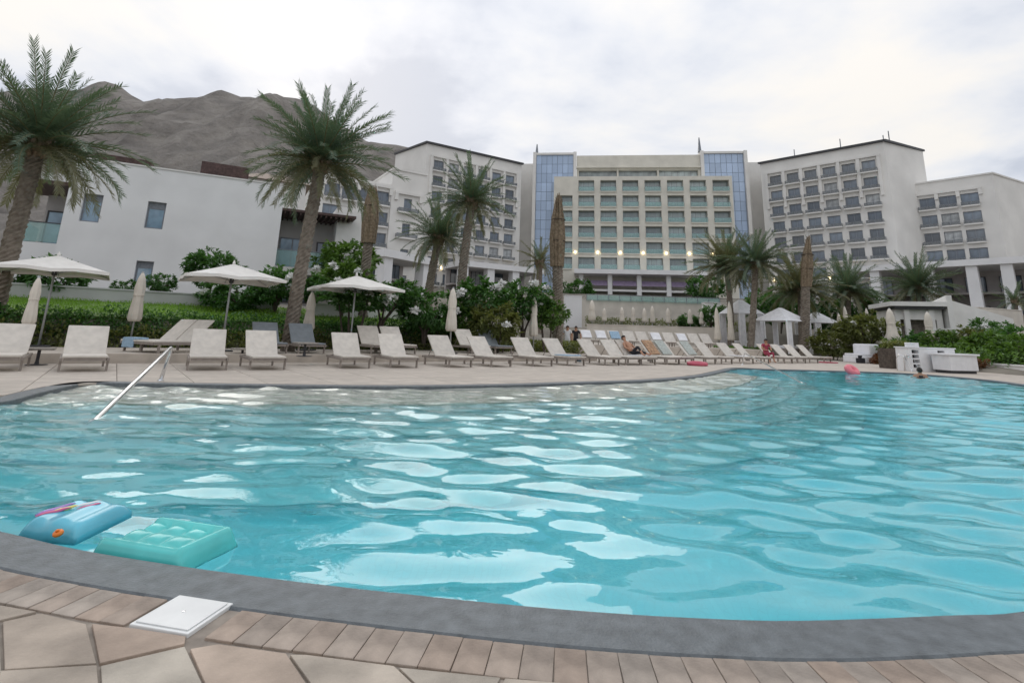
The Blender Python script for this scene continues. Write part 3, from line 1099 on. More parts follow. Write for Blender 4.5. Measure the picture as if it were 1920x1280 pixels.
# ------------------------------------------------------------------ the villa
vp0 = A(143, 296, 29)
VZ = 2.65
vp1 = G(535, 349, vp0.z)
vl, L = building('villa', vp0.xy, vp1.xy, VZ)
tag(vl, 'pale grey two storey villa with small windows on the left', 'house')
H = vp0.z-VZ
def vlocal(u, v):               # pixel onto the villa front plane -> local x, z
    d = ray(u, v)
    n2 = Vector((-(vp1-vp0).y, (vp1-vp0).x))
    n2.normalize()
    t = (vp0.xy-CAM.xy).dot(n2)/d.xy.dot(n2)
    P = CAM+d*t
    ax = (vp1.xy-vp0.xy).normalized()
    return (P.xy-vp0.xy).dot(ax), P.z-VZ
wins = []
for (u0, v0, u1, v1, ut, vt) in ((147, 414, 184, 418, 160, 362), (269, 427, 304, 430, 279, 377), (247, 538, 280, 541, 252, 488)):
    xa, za = vlocal(u0, v0)
    xb, _ = vlocal(u1, v1)
    _, zb = vlocal(ut, vt)
    wins.append((xa, xb, za, zb))
xm_ = vlocal(520, 470)
mb = facade_mb(-0.02, L, 0, -.4, H, wins, .32)
shell(mb, -.02, L, 0, 9, -.4, H)
mb.build('wall', 'plaster_cool', vl)
for i, (a_, b_, c_, d_) in enumerate(wins):
    o = window(vl, (a_+b_)/2, .26, c_, b_-a_, (d_-c_)*.80, 'grey_frame', 'villa_glass', 1)
    MB().box(a_+.02, b_-.02, .22, .30, c_+(d_-c_)*.80, d_).build('blind_box', 'grey_frame', vl)
MB().box(-.12, L+.06, -.06, 9.1, H+.003, H+.09).build('parapet_cap', 'plaster', vl)
# left loggia bay (set back) with dark canopy and glass rail
zsl = vlocal(85, 447)[1]
ztl = vlocal(100, 335)[1]
MB().box(-2.4, -.03, 2.2, 8.8, -.4, zsl).build('bay_base', 'plaster_cool', vl)
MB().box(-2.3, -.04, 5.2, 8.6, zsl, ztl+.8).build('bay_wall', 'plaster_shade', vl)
MB().box(-2.9, -.04, 1.6, 5.6, ztl, ztl+.22).build('canopy', 'dark_wood', vl)
MB().box(-2.3, -.04, 3.0, 8.6, ztl+.225, ztl+.95).build('bay_parapet', 'plaster_cool', vl)
window(vl, -1.2, 5.15, zsl+.05, 1.9, 2.3, 'dark_metal', 'villa_glass', 2)
bl = inst('bay_railing', MB().box(-2.4, -.05, 2.25, 2.27, zsl+.05, zsl+1.15).box(-2.4, -2.38, 2.27, 5.1, zsl+.05, zsl+1.15).mesh('bay_railing', 'rail_glass'), vl)
MB().box(-2.45, -.05, 2.22, 2.30, zsl+1.15, zsl+1.2).build('handrail', 'dark_metal', bl)
# right loggia bay
zs2 = vlocal(560, 497)[1]
zt2 = vlocal(560, 398)[1]
xr = L+4.0
MB().box(L+.03, xr, 1.5, 8.8, zs2-.45, zs2).build('bay_floor', 'plaster', vl)
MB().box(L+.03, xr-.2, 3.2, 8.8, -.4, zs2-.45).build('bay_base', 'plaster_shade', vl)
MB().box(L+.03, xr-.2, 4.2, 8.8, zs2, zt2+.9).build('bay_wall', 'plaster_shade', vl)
MB().box(xr-.2, xr+2.0, 2.5, 9, -.4, zt2+1.3).build('side_wall', 'plaster', vl)
canopy = MB().box(L+.03, xr+.9, 1.2, 4.3, zt2+.25, zt2+.42).build('canopy', 'dark_wood', vl)
sl_me = MB().box(-.05, .05, 1.3, 4.2, 0, .14).mesh('slat', 'dark_wood')
for i in range(14):
    inst('slat', sl_me, canopy, (L+.25+i*.33, 0, zt2+.105))
window(vl, L+1.1, 4.15, zs2+.02, 1.7, 2.3, 'grey_frame', 'villa_glass', 2)
window(vl, L+3.2, 4.15, zs2+.02, .9, 2.2, 'dark_metal', 'window_glass', 1)
bl = inst('bay_railing', MB().box(L+.05, xr-.1, 1.55, 1.57, zs2+.05, zs2+1.1).mesh('bay_railing', 'rail_glass'), vl)
MB().box(L+.05, xr-.1, 1.53, 1.59, zs2+1.1, zs2+1.15).build('handrail', 'grey_frame', bl)
window(vl, L+1.5, 3.15, .05, 2.2, 2.3, 'dark_metal', 'window_glass', 3)
# a second villa further up the slope with dark roof screens
sv0 = A(168, 300, 44)
sv1 = A(470, 338, 50)
v2, L2 = building('rear_villa', sv0.xy, sv1.xy, 3.0)
tag(v2, 'dark brown upper villa with flat roof peeping over the grey villa', 'house')
h2 = A(180, 288, 44).z-3.0
h2b = A(430, 309, 48.5).z-3.0
MB().box(0, L2, 0, 8, -.6, min(h2, h2b)-1.6).build('wall', 'beige_wall', v2)
MB().box(-.3, L2*.36, -.5, 8, min(h2, h2b)-1.6, h2).build('roof_screen', 'dark_wood', v2)
MB().box(L2*.66, L2*.98, -.5, 8, min(h2, h2b)-1.6, h2b).build('roof_screen', 'dark_wood', v2)
sv2 = A(455, 316, 55)
sv3 = A(575, 345, 58)
v3, L3 = building('tiled_villa', sv2.xy, sv3.xy, 3.5)
tag(v3, 'small villa with low reddish tiled roof behind the big palm', 'house')
h3 = sv2.z-3.5
MB().box(0, L3, 0, 7, -.6, h3-.9).build('wall', 'plaster', v3)
MB().hexa([(-.5, -.5, h3-.9), (L3+.5, -.5, h3-.9), (L3+.5, 7.5, h3-.9), (-.5, 7.5, h3-.9), (2, 3, h3+.6), (L3-2, 3, h3+.6), (L3-2, 4, h3+.6), (2, 4, h3+.6)]).build('roof', 'brick_paver', v3)

# ------------------------------------------------------------------ garden walls
def wallthing(name, p0, p1, zb, zt_, th, m, label, cap=True):
    e, L = building(name, p0.xy, p1.xy, zb)
    tag(e, label, 'wall')
    MB().box(0, L, 0, th, 0, zt_-zb).build('wall_body', m, e, bevel=.01)
    if cap:
        MB().box(-.03, L+.03, -.04, th+.04, zt_-zb+.003, zt_-zb+.07).build('cap', m, e, bevel=.01)
    return e
wallthing('garden_wall', ST(-12, 12.4), ST(6.5, 12.4), 1.4, 2.32, .3, 'grey_wall', 'low grey garden wall along the lawn below the villa')
wallthing('garden_wall', ST(7.6, 10.9), ST(11.0, 10.9), 1.2, 2.15, .3, 'plaster', 'low white garden wall left of the dark tree behind the third parasol')
wallthing('garden_wall', ST(11.4, 10.9), ST(15.2, 10.9), 1.2, 2.1, .3, 'plaster', 'low white garden wall ending behind the closed parasol')
wallthing('retaining_wall', A(1088, 566, 58.6), A(1362, 574, 58.2), .8, A(1200, 563, 58.4).z-.03, .5, 'beige_wall', 'long beige retaining wall below the glass terrace railing')
wallthing('retaining_wall', A(1060, 556, 54), A(1091, 557, 54), .8, A(1075, 555, 54).z, 1.2, 'podium_white', 'white wall pier at the left end of the retaining wall')
wallthing('retaining_wall', A(1322, 566, 55), A(1352, 567, 55), .8, A(1340, 568, 55).z, 1.0, 'plaster', 'pale wall pier at the right end of the retaining wall')
wallthing('terrace_wall', A(1100, 612, 47), A(1345, 618, 46), -.1, A(1220, 612, 46.5).z, .4, 'beige_wall', 'low beige wall behind the rear lounger row')
hw0 = A(1763, 566, 41)
wallthing('garden_wall', A(1836, 580, 40), A(1915, 578, 42), .8, A(1870, 580, 41).z, .4, 'beige_wall', 'beige garden wall above the shrubs on the right')
wallthing('planter_wall', A(1766, 622, 38), A(1806, 622, 38), .4, A(1786, 618, 38).z, .4, 'plaster', 'small pale planter wall beside the pool hut')
wallthing('planter_wall', A(1860, 692, 27), A(1960, 704, 24), -.05, .34, .4, 'plaster', 'low pale planter edge on the right poolside')

# pool hut
h0 = A(1668, 566, 41.5)
h1 = A(1766, 568, 40.5)
ht, L = building('pool_hut', h0.xy, h1.xy, .9)
tag(ht, 'pale pool hut with flat roof and sloped side wall', 'hut')
H = h0.z-.9
mb = facade_mb(0.25, L-.1, 0, 0, H-.55, [(.55, L-.5, .2, H-1.3)], .4)
shell(mb, .25, L-.1, 0, 4, 0, H-.55)
mb.build('wall', 'plaster', ht)
MB().box(.5, L-.45, 1.2, 1.3, 0, H-1.1).build('inner_wall', 'brick_paver', ht)
MB().box(.1, L, -.5, 4.2, H-.53, H-.33).build('roof_soffit', 'dark_metal', ht)
MB().box(-.2, L+.05, -.7, 4.3, H-.325, H).build('roof', 'plaster', ht)
for x in (.95, L-.85):
    MB().box(x-.17, x+.17, -.25, -.004, 0, H-.56).build('column', 'plaster', ht)
hx = L+.07
MB().add([(hx, -.6, 0), (hx+.35, -.6, 0), (hx+.35, 5.6, 0), (hx, 5.6, 0), (hx, -.6, H+.5), (hx+.35, -.6, H+.5), (hx+.35, 5.6, H-.3), (hx, 5.6, H-.3)],
         [(3, 2, 1, 0), (4, 5, 6, 7), (0, 1, 5, 4), (1, 2, 6, 5), (2, 3, 7, 6), (3, 0, 4, 7)]).build('end_wall', 'plaster', ht)
MB().add([(hx+.36, .1, 0), (hx+4.2, .1, 0), (hx+4.2, .5, 0), (hx+.36, .5, 0), (hx+.36, .1, H+.25), (hx+4.2, .1, H-1.1), (hx+4.2, .5, H-1.1), (hx+.36, .5, H+.25)],
         [(3, 2, 1, 0), (4, 5, 6, 7), (0, 1, 5, 4), (1, 2, 6, 5), (2, 3, 7, 6), (3, 0, 4, 7)]).build('sloped_wall', 'plaster', ht)

# ------------------------------------------------------------------ palms
def frond_mesh(name, L, droop, m, seed, width=.42):
    rnd = random.Random(seed)
    mb = MB()
    pts, pit = [], []
    p = Vector((0, 0, 0))
    a = 0.0
    n = 16
    tw = rnd.uniform(-.25, .25)
    for i in range(n+1):
        pts.append(p.copy())
        pit.append(a)
        p = p+Vector((math.cos(a), math.sin(tw*i/n)*.6*i/n, math.sin(a)))*(L/n)
        a -= droop/n*(.5+1.0*i/n)
    mb.tube(pts, [lerp(.035, .008, i/n) for i in range(n+1)], 4, 1)
    k = 66
    for j in range(k):
        t = .08+.92*j/(k-1)
        x = t*n
        i = min(int(x), n-1)
        b = pts[i].lerp(pts[i+1], x-i)
        d = (pts[i+1]-pts[i]).normalized()
        side = Vector((0, 1, 0))
        up = d.cross(side)*-1
        if up.z < 0:
            up = -up
        ll = 1.25*width*L/3.6*(math.sin(min(1, t*1.25+.22)*math.pi*.86)*.85+.28)*rnd.uniform(.82, 1.1)
        for sg in (-1, 1):
            fw = lerp(.55, 1.5, t)*rnd.uniform(.85, 1.15)
            e = (d*fw+side*sg+up*rnd.uniform(-.15, .95)).normalized()
            tip = b+e*ll+Vector((0, 0, -.22*ll*rnd.uniform(.3, 1.3)))
            w = d*.0155*L/3.6*1.5
            mid = b.lerp(tip, .5)+Vector((0, 0, .03*ll))
            mb.add([b-w*.6, b+w*.6, mid+w*1.2, tip, mid-w*1.2], [(0, 1, 2, 4), (4, 2, 3)])
    return mb.mesh(name, [m, 'rachis'])
FR = {}
for key, m in (('g', 'palm_leaf'), ('o', 'palm_leaf_olive')):
    FR[key] = [[frond_mesh('frond', 3.7, dr, m, 11*i+j+(5 if key == 'o' else 0)) for j in range(3)] for i, dr in enumerate((.3, .6, .95, 1.35))]
def trunk_mesh(base, top, r0, r1, m, fibre=0):
    mb = MB()
    h = (top-base).length
    n = max(8, int(h/.16))
    seg = 14
    vs, fs = [], []
    bend = Vector((random.uniform(-.12, .12), random.uniform(-.12, .12), 0))
    for i in range(n*2+1):
        t = i/(n*2)
        c = (top-base)*t+bend*math.sin(t*math.pi)
        r_ = lerp(r0, r1, t)*(1+.18*max(0, 1-t*8))
        for k in range(seg):
            q = (k+(i//2) % 2*.5)
            bump = 1.0+(.11 if (k+i) % 2 == 0 else -.05)*random.uniform(.1, 1.7)
            a = 2*math.pi*k/seg
            vs.append(c+Vector((math.cos(a), math.sin(a), 0))*r_*bump*random.uniform(.96, 1.04))
    for i in range(n*2):
        for k in range(seg):
            fs.append((i*seg+k, i*seg+(k+1) % seg, (i+1)*seg+(k+1) % seg, (i+1)*seg+k))
    fs.append(tuple(range(n*2*seg, n*2*seg+seg)))
    return mb.add(vs, fs).mesh('trunk', m)
def heart_mesh(r, h, m):
    mb = MB()
    mb.lathe([(r*.9, -h*.9), (r*1.25, -h*.45), (r*1.45, 0), (r*1.2, h*.35), (r*.5, h*.6)], 14, mod=lambda t, j: 1+.12*math.sin(t*7+j*2))
    for k in range(26):
        a = k*2.4
        z = lerp(-h*.8, h*.2, k/25)
        d = Vector((math.cos(a), math.sin(a), 0))
        mb.tube([d*r*1.0+Vector((0, 0, z)), d*r*1.55+Vector((0, 0, z+.22)), d*r*1.75+Vector((0, 0, z+.42))], [.07, .05, .02], 5)
    return mb.mesh('crown', m)
def palm(u, v, Y, ub, vb, L, n, r0, label, key='g', base_z=None, lo=-.5, hot=None):
    c = A(u, v, Y)
    b = A(ub, vb, Y)
    bz = terrain(b.x, b.y)-.15 if base_z is None else base_z
    b = Vector((b.x, b.y, bz))
    e = empty('palm_tree', b)
    tag(e, label, 'palm tree', 'date palms')
    inst('trunk', trunk_mesh(b, c-Vector((0, 0, .25)), r0, r0*.82, 'trunk'), e)
    h = inst('crown', heart_mesh(r0*.85, r0*2.2, 'trunk_fibre'), e, c-b)
    sc = L/3.7
    for i in range(n):
        t = (i+.5)/n
        el = lerp(1.35, lo, t**.85)+random.uniform(-.12, .12)
        az = i*2.39996+random.uniform(-.25, .25)
        lv = 0 if el > .95 else 1 if el > .45 else 2 if el > -.05 else 3
        if random.random() < .3:
            lv = max(0, lv-1)
        me = random.choice(FR['o' if (t > .72 or key == 'o') and random.random() < .75 else 'g'][lv])
        d = Vector((math.cos(az)*math.cos(el), math.sin(az)*math.cos(el), math.sin(el)))*r0*.7
        inst('frond', me, h, d, (random.uniform(-.3, .3), -el, az), sc*random.uniform(.82, 1.08)*(1 if el > -.3 else .85))
    return e
palm(72, 272, 17.5, -8, 560, 3.2, 84, .27, 'tall date palm at the far left beside the villa')
palm(602, 305, 19.5, 541, 608, 2.9, 86, .25, 'tall date palm with shaggy crown right of the villa')
palm(884, 378, 28, 858, 640, 2.4, 60, .24, 'date palm rising above its neighbour in front of the left hotel wing')
palm(822, 446, 31, 800, 590, 2.5, 60, .25, 'date palm with low wide crown left of the closed parasol')
palm(1012, 492, 47, 1008, 600, 2.3, 30, .30, 'small palm half hidden behind the tied brown palm', 'o')
palm(1362, 502, 45, 1368, 622, 3.3, 84, .24, 'palm with olive crown left of the twin trunks in the centre', 'o', base_z=-.05)
palm(1416, 494, 41, 1404, 640, 3.0, 78, .24, 'dark green palm right beside the olive palm', base_z=-.05)
palm(1500, 545, 46, 1497, 640, 3.6, 84, .26, 'low olive palm spreading behind the tied trunk', 'o')
palm(1590, 548, 50, 1587, 625, 3.5, 80, .24, 'green palm left of the pool hut')
palm(1722, 540, 54, 1718, 600, 3.7, 84, .26, 'grey green palm above the pool hut roof')
palm(1903, 566, 44, 1909, 640, 1.9, 26, .17, 'slim young palm in front of the right garden wall')
def tied_palm(u, v0, v1, vmid, Y, ub, r, label, bz=None):
    top = A(u, v0, Y)
    b = A(ub, v1, Y)
    b = Vector((b.x, b.y, terrain(b.x, b.y)-.15 if bz is None else bz))
    mid = A((u+ub)/2, vmid, Y)
    e = empty('tied_palm', b)
    tag(e, label, 'palm tree', 'palms with tied crowns')
    inst('trunk', trunk_mesh(b, mid, r, r*.9, 'trunk'), e)
    mb = MB()
    hh = (top-mid).length
    ax = (top-mid)
    for k in range(34):
        a = k*2.4
        rr = r*random.uniform(.5, 1.15)
        o = Vector((math.cos(a)*rr, math.sin(a)*rr, 0))
        q = random.uniform(.72, 1.05)
        mb.tube([mid-b+o*.9-Vector((0, 0, .3)), mid-b+ax*.35+o*1.15, mid-b+ax*.72*q+o*.95, mid-b+ax*q+o*.55], [.13, .12, .09, .025], 5)
    for k in range(260):
        a = random.uniform(0, 6.28)
        f_ = random.uniform(.02, 1.0)
        o = Vector((math.cos(a), math.sin(a), 0))*r*lerp(1.1, .6, f_)
        st = mid-b+ax*f_+o
        tp = st+Vector((math.cos(a)*random.uniform(.02, .25), math.sin(a)*random.uniform(.02, .25), random.uniform(-.35, .45)))
        sd = Vector((-math.sin(a), math.cos(a), 0))*.02
        mb.add([st-sd, st+sd, tp], [(0, 1, 2)])
    mb.build('tied_crown', 'trunk_fibre', e)
    mb = MB()
    for f_ in (.3, .62):
        c = mid-b+ax*f_
        mb.tube([c+Vector((math.cos(t)*r*1.28, math.sin(t)*r*1.28, 0)) for t in np.linspace(0, 6.29, 17)], .03, 5, cap=False)
    mb.build('tie_rope', 'bark', e)
tied_palm(699, 352, 540, 445, 27, 684, .25, 'bare palm trunk with tied brown crown behind the third parasol')
tied_palm(1048, 366, 625, 490, 31, 1043, .31, 'thick palm with tied brown crown in front of the left glass tower')
tied_palm(1516, 446, 645, 530, 40, 1504, .32, 'leaning palm with tied brown crown before the right hotel wing', bz=-.05)

# ------------------------------------------------------------------ leafy plants
def leaves_np(pos, dirs, ln, wd, rng, fold=.25):
    """bent pointed leaves: two quads each"""
    n = len(pos)
    d = dirs/np.linalg.norm(dirs, axis=1, keepdims=True)
    up = np.tile(np.array([[0, 0, 1.0]]), (n, 1))+rng.normal(0, .35, (n, 3))
    sd = np.cross(d, up)
    sd /= np.linalg.norm(sd, axis=1, keepdims=True)+1e-9
    nn = np.cross(sd, d)
    L = (ln*rng.uniform(.7, 1.2, n))[:, None]
    Wd = (wd*rng.uniform(.8, 1.2, n))[:, None]
    p0 = pos
    m = pos+d*L*.55+nn*L*.05
    t = pos+d*L-nn*L*fold
    V = np.stack([p0, m+sd*Wd*.5, t, m-sd*Wd*.5], 1).reshape(-1, 3)
    F = np.arange(n*4).reshape(-1, 4)
    return V, F
def np_mesh(name, V, F, mats, smooth=False):
    me = bpy.data.meshes.new(name)
    me.vertices.add(len(V))
    me.vertices.foreach_set('co', np.asarray(V, np.float32).ravel())
    k = F.shape[1]
    me.loops.add(F.size)
    me.loops.foreach_set('vertex_index', F.astype(np.int32).ravel())
    me.polygons.add(len(F))
    me.polygons.foreach_set('loop_start', np.arange(0, F.size, k, dtype=np.int32))
    me.update(calc_edges=True)
    for m in (mats if isinstance(mats, list) else [mats]):
        me.materials.append(MATS[m])
    return me
def crown_mesh(m, R, seed, n=150, k=12, leaf=.24, squash=.75):
    rng = np.random.default_rng(seed)
    P = rng.normal(0, 1, (n, 3))
    P /= np.linalg.norm(P, axis=1, keepdims=True)
    lob = 1+.28*np.sin(P[:, :1]*4+seed)*np.cos(P[:, 1:2]*5+seed*2)
    P *= rng.uniform(.35, 1.0, (n, 1))**.5*R*lob
    P[:, 2] *= squash
    pos, dr = [], []
    for c in P:
        o = c/np.linalg.norm(c)
        dd = rng.normal(0, .75, (k, 3))+o*.9+np.array([0, 0, .15])
        pos.append(np.tile(c, (k, 1))+rng.normal(0, .04*R, (k, 3)))
        dr.append(dd)
    V, F = leaves_np(np.concatenate(pos), np.concatenate(dr), leaf, leaf*.38, rng)
    return np_mesh('crown', V, F, m), P
CR = {k: [crown_mesh(m, 1.0, 3*i+j) for j in range(2)] for i, (k, m) in enumerate((('d', 'leaf_deep'), ('m', 'leaf_mid'), ('o', 'leaf_olive')))}
def flower_mesh(seed):
    rng = np.random.default_rng(seed)
    pos, dr = [], []
    for f in range(11):
        c = rng.normal(0, 1, 3)
        c /= np.linalg.norm(c)
        c[2] = abs(c[2])*.8
        for q in range(5):
            d = rng.normal(0, .7, 3)+c
            pos.append(c*.09)
            dr.append(d)
    V, F = leaves_np(np.array(pos), np.array(dr), .115, .085, rng, .05)
    return np_mesh('flower_cluster', V, F, 'petal')
FLW = [flower_mesh(i) for i in range(3)]
TREES = [0]
def bush_tree(u, v, Y, R, key, label, flowers=0, ub=None, squash=.8, cat='tree', name='flowering_tree', gz=None):
    c = A(u, v, Y)
    bx_ = A(ub if ub is not None else u-6, v+60, Y)
    gz = terrain(bx_.x, bx_.y)-.1 if gz is None else gz
    b = Vector((bx_.x, bx_.y, gz))
    e = empty(name, b)
    tag(e, label, cat, 'garden trees and shrubs')
    me, P = random.choice(CR[key])
    rz = random.uniform(0, 6.28)
    h = inst('crown', me, e, c-b, rz, (R, R, R*squash/.75*.8))
    mb = MB()
    rel = c-b
    for k in range(5):
        a = k*1.26+rz
        t = rel+Vector((math.cos(a)*R*.55, math.sin(a)*R*.55, R*random.uniform(-.15, .35)))
        f = rel*.45+Vector((math.cos(a)*.1, math.sin(a)*.1, 0))
        mb.tube([Vector((0, 0, 0)), f, f.lerp(t, .5)+Vector((0, 0, -.05)), t], [.075, .055, .04, .015], 6)
    mb.build('trunk', 'bark', e)
    for k in range((flowers+1)//2):
        a = random.uniform(0, 6.28)
        el = random.uniform(-.35, .9)
        d = Vector((math.cos(a)*math.cos(el), -abs(math.sin(a))*math.cos(el), math.sin(el)*squash))
        inst('flower_cluster', random.choice(FLW), e, rel+d*R*random.uniform(.98, 1.12), (random.uniform(-.6, .2), 0, random.uniform(0, 6)), random.uniform(1.15, 1.7))
    return e
bush_tree(96, 522, 22, 1.25, 'd', 'dark round tree behind the leftmost parasol', 0, 92)
bush_tree(237, 543, 25, .62, 'd', 'small sparse shrub left of the closed parasol by the villa window', 0, name='garden_shrub', cat='shrub')
bush_tree(303, 530, 25, .6, 'd', 'small shrub right of the closed parasol by the villa window', 0, name='garden_shrub', cat='shrub')
bush_tree(396, 500, 27, 1.25, 'd', 'tall green tree rising behind the second parasol', 1)
bush_tree(446, 548, 24, 1.45, 'd', 'broad white flowered tree under the second parasol', 7, 448, .6)
bush_tree(520, 532, 25, 1.15, 'd', 'flowering tree left of the big shaggy palm', 7)
bush_tree(585, 540, 24.5, .9, 'd', 'dark flowering tree just right of the big palm trunk', 3)
bush_tree(648, 528, 26, 1.35, 'm', 'bright green flowering tree above the third parasol', 7, 640)
bush_tree(665, 556, 22.5, 1.35, 'd', 'dark trunked tree standing behind the third parasol pole', 5, 662, .5)
bush_tree(735, 553, 24, 1.25, 'd', 'white flowered tree right of the third parasol', 7, 705, .6)
bush_tree(655, 488, 36, 1.9, 'm', 'mid green tree at the corner of the villa side wall', 0)
bush_tree(800, 580, 25, 1.3, 'd', 'dense flowering tree left of the slim closed parasol', 4)
bush_tree(905, 562, 26, 1.4, 'd', 'broad flowering tree right of the slim closed parasol', 9, 905)
bush_tree(985, 562, 28, 1.35, 'd', 'white flowered tree left of the tied thick palm', 8)
bush_tree(1030, 590, 28, 1.0, 'm', 'yellow green flowering tree in front of the tied thick palm', 4)
bush_tree(930, 605, 25, 1.2, 'o', 'olive shrub below the broad flowering tree', 1, name='garden_shrub', cat='shrub')
bush_tree(870, 600, 26, 1.0, 'm', 'bright shrub beside the slim closed parasol', 0, name='garden_shrub', cat='shrub')
bush_tree(1338, 590, 50, 1.3, 'd', 'dark shrub by the pale wall pier', 0, name='garden_shrub', cat='shrub')
bush_tree(1290, 603, 51, 1.0, 'd', 'dark shrub at the right end of the terrace hedge', 0, name='garden_shrub', cat='shrub')
bush_tree(1438, 575, 52, 2.2, 'd', 'dark tree behind the white cabana', 0)
bush_tree(1470, 562, 56, 2.3, 'd', 'large dark tree left of the tied leaning palm', 0)
bush_tree(1548, 590, 54, 2.4, 'd', 'dark tree right of the tied leaning palm', 0)
bush_tree(1625, 575, 52, 2.2, 'd', 'dark bluish tree left of the hut roof', 0)
bush_tree(1557, 645, 38, 1.3, 'o', 'rounded olive bush beside the leaning palm base', 0, name='garden_shrub', cat='shrub')
bush_tree(1600, 622, 40, 1.3, 'o', 'olive shrub left of the first flared parasol', 1, name='garden_shrub', cat='shrub')
bush_tree(1632, 618, 37, 1.6, 'o', 'loose olive flowering bush left of the pool hut', 3, name='garden_shrub', cat='shrub')
bush_tree(1705, 645, 36, 1.15, 'd', 'dark green bush between the two flared parasols', 0, name='garden_shrub', cat='shrub')
bush_tree(1690, 660, 33, 1.1, 'm', 'low bush behind the dark planter', 0, name='garden_shrub', cat='shrub')
bush_tree(1765, 645, 33, 1.1, 'm', 'yellow green shrub behind the white towel station', 0, name='garden_shrub', cat='shrub')
bush_tree(1810, 640, 33, 1.2, 'o', 'olive shrub behind the low white counter', 0, name='garden_shrub', cat='shrub')
bush_tree(1855, 622, 36, 1.15, 'd', 'dark shrub against the right garden wall', 1, name='garden_shrub', cat='shrub')
bush_tree(1905, 636, 33, 1.2, 'd', 'large dark shrub at the right edge', 1, name='garden_shrub', cat='shrub')
bush_tree(1860, 650, 30, 1.2, 'm', 'leafy green bush on the right bank', 0, name='garden_shrub', cat='shrub')
bush_tree(1915, 665, 27, 1.3, 'm', 'bright green bush low at the right edge', 0, name='garden_shrub', cat='shrub')
bush_tree(1240, 548, 100, 2.6, 'd', 'round dark tree beside the restaurant pavilion', 0) if False else None
bush_tree(1085, 545, 100, 3.0, 'd', 'dark tree at the left end of the restaurant pavilion', 0)
bush_tree(1322, 540, 98, 3.2, 'd', 'dark tree at the right end of the restaurant pavilion', 0)

rng = np.random.default_rng(5)
def scatter(name, n, samp, ln, wd, m, label, cat, tilt=.9, up=.5):
    pos = np.array([samp() for _ in range(n)])
    d = rng.normal(0, tilt, (n, 3))+np.array([0, 0, up])
    V, F = leaves_np(pos, d, ln, wd, rng)
    return stuff(inst(name, np_mesh(name, V, F, m)), label, cat)
def bank_pt(d0, d1, s0, s1, h):
    def f():
        s_ = rng.uniform(s0, s1)
        t_ = 7.0+rng.uniform(d0, d1)
        p = ST(s_, t_)
        lump = .5+.5*math.sin(s_*2.3+math.sin(t_*3)*2)*math.cos(s_*.9)
        return (p.x, p.y, terrain(p.x, p.y)-.1+rng.uniform(0, h)*(.45+.8*lump))
    return f
scatter('bank_groundcover', 15000, bank_pt(-.1, .75, -15, 17, .45), .16, .07, 'leaf_olive', 'olive groundcover at the foot of the grassy bank', 'groundcover')
scatter('bank_hedge', 17000, bank_pt(.55, 1.5, -15, 17, .42), .13, .07, 'leaf_deep', 'dark green hedge along the edge of the lawn', 'hedge')
vs, fs = [], []
nS, nT = 60, 12
for j in range(nT+1):
    for i in range(nS+1):
        p = ST(-15+i*32/nS, 8.35+j*4.9/nT)
        vs.append((p.x, p.y, terrain(p.x, p.y)-.03+.03*math.sin(i*.7)*math.sin(j)))
for j in range(nT):
    for i in range(nS):
        a = j*(nS+1)+i
        fs.append((a, a+1, a+nS+2, a+nS+1))
struct(MB().add(vs, fs).build('lawn', 'grass_bright', smooth=True))
scatter('lawn_grass', 26000, bank_pt(1.35, 6.1, -14, 17, .12), .14, .022, 'grass_bright', 'bright green lawn grass below the villa', 'grass', .35, 1.0)
def rbank(y0, y1, d0, d1, h):
    def f():
        y = rng.uniform(y0, y1)
        x = XR(y)+rng.uniform(d0, d1)
        return (x, y, terrain(x, y)-.1+rng.uniform(0, h))
    return f
scatter('red_groundcover', 6000, rbank(26.5, 38, .0, .9, .38), .16, .07, 'leaf_red', 'reddish groundcover along the poolside planting', 'groundcover')
scatter('brown_groundcover', 3000, rbank(18, 24.3, .5, 1.3, .34), .16, .06, 'leaf_red', 'brownish groundcover beside the low planter edge', 'groundcover')
scatter('right_bank_cover', 16000, rbank(18, 44, 1.0, 11, .7), .24, .11, 'leaf_mid', 'green groundcover on the right bank', 'groundcover')
def boxpt(p0, p1, w, z0, z1):
    d = (p1-p0).normalized()
    n2 = Vector((-d.y, d.x, 0))
    def f():
        q = p0.lerp(p1, rng.uniform())+n2*rng.uniform(-w, w)
        return (q.x, q.y, rng.uniform(z0, z1))
    return f
tz = A(1200, 607, 50.5)
scatter('terrace_hedge', 5000, boxpt(A(1098, 607, 52), A(1420, 617, 51), .5, 1.9, A(1200, 597, 51).z), .18, .09, 'leaf_olive', 'clipped olive hedge at the foot of the retaining wall', 'hedge')
scatter('bed_shrubs', 6000, boxpt(A(870, 640, 25), A(1075, 640, 34), .9, 0.0, .7), .2, .09, 'leaf_olive', 'olive bed planting behind the middle loungers', 'groundcover')
scatter('center_bed', 3000, boxpt(A(1340, 640, 41), A(1440, 640, 41), .6, 0.0, .6), .2, .09, 'leaf_mid', 'green bed planting below the twin palms', 'groundcover')

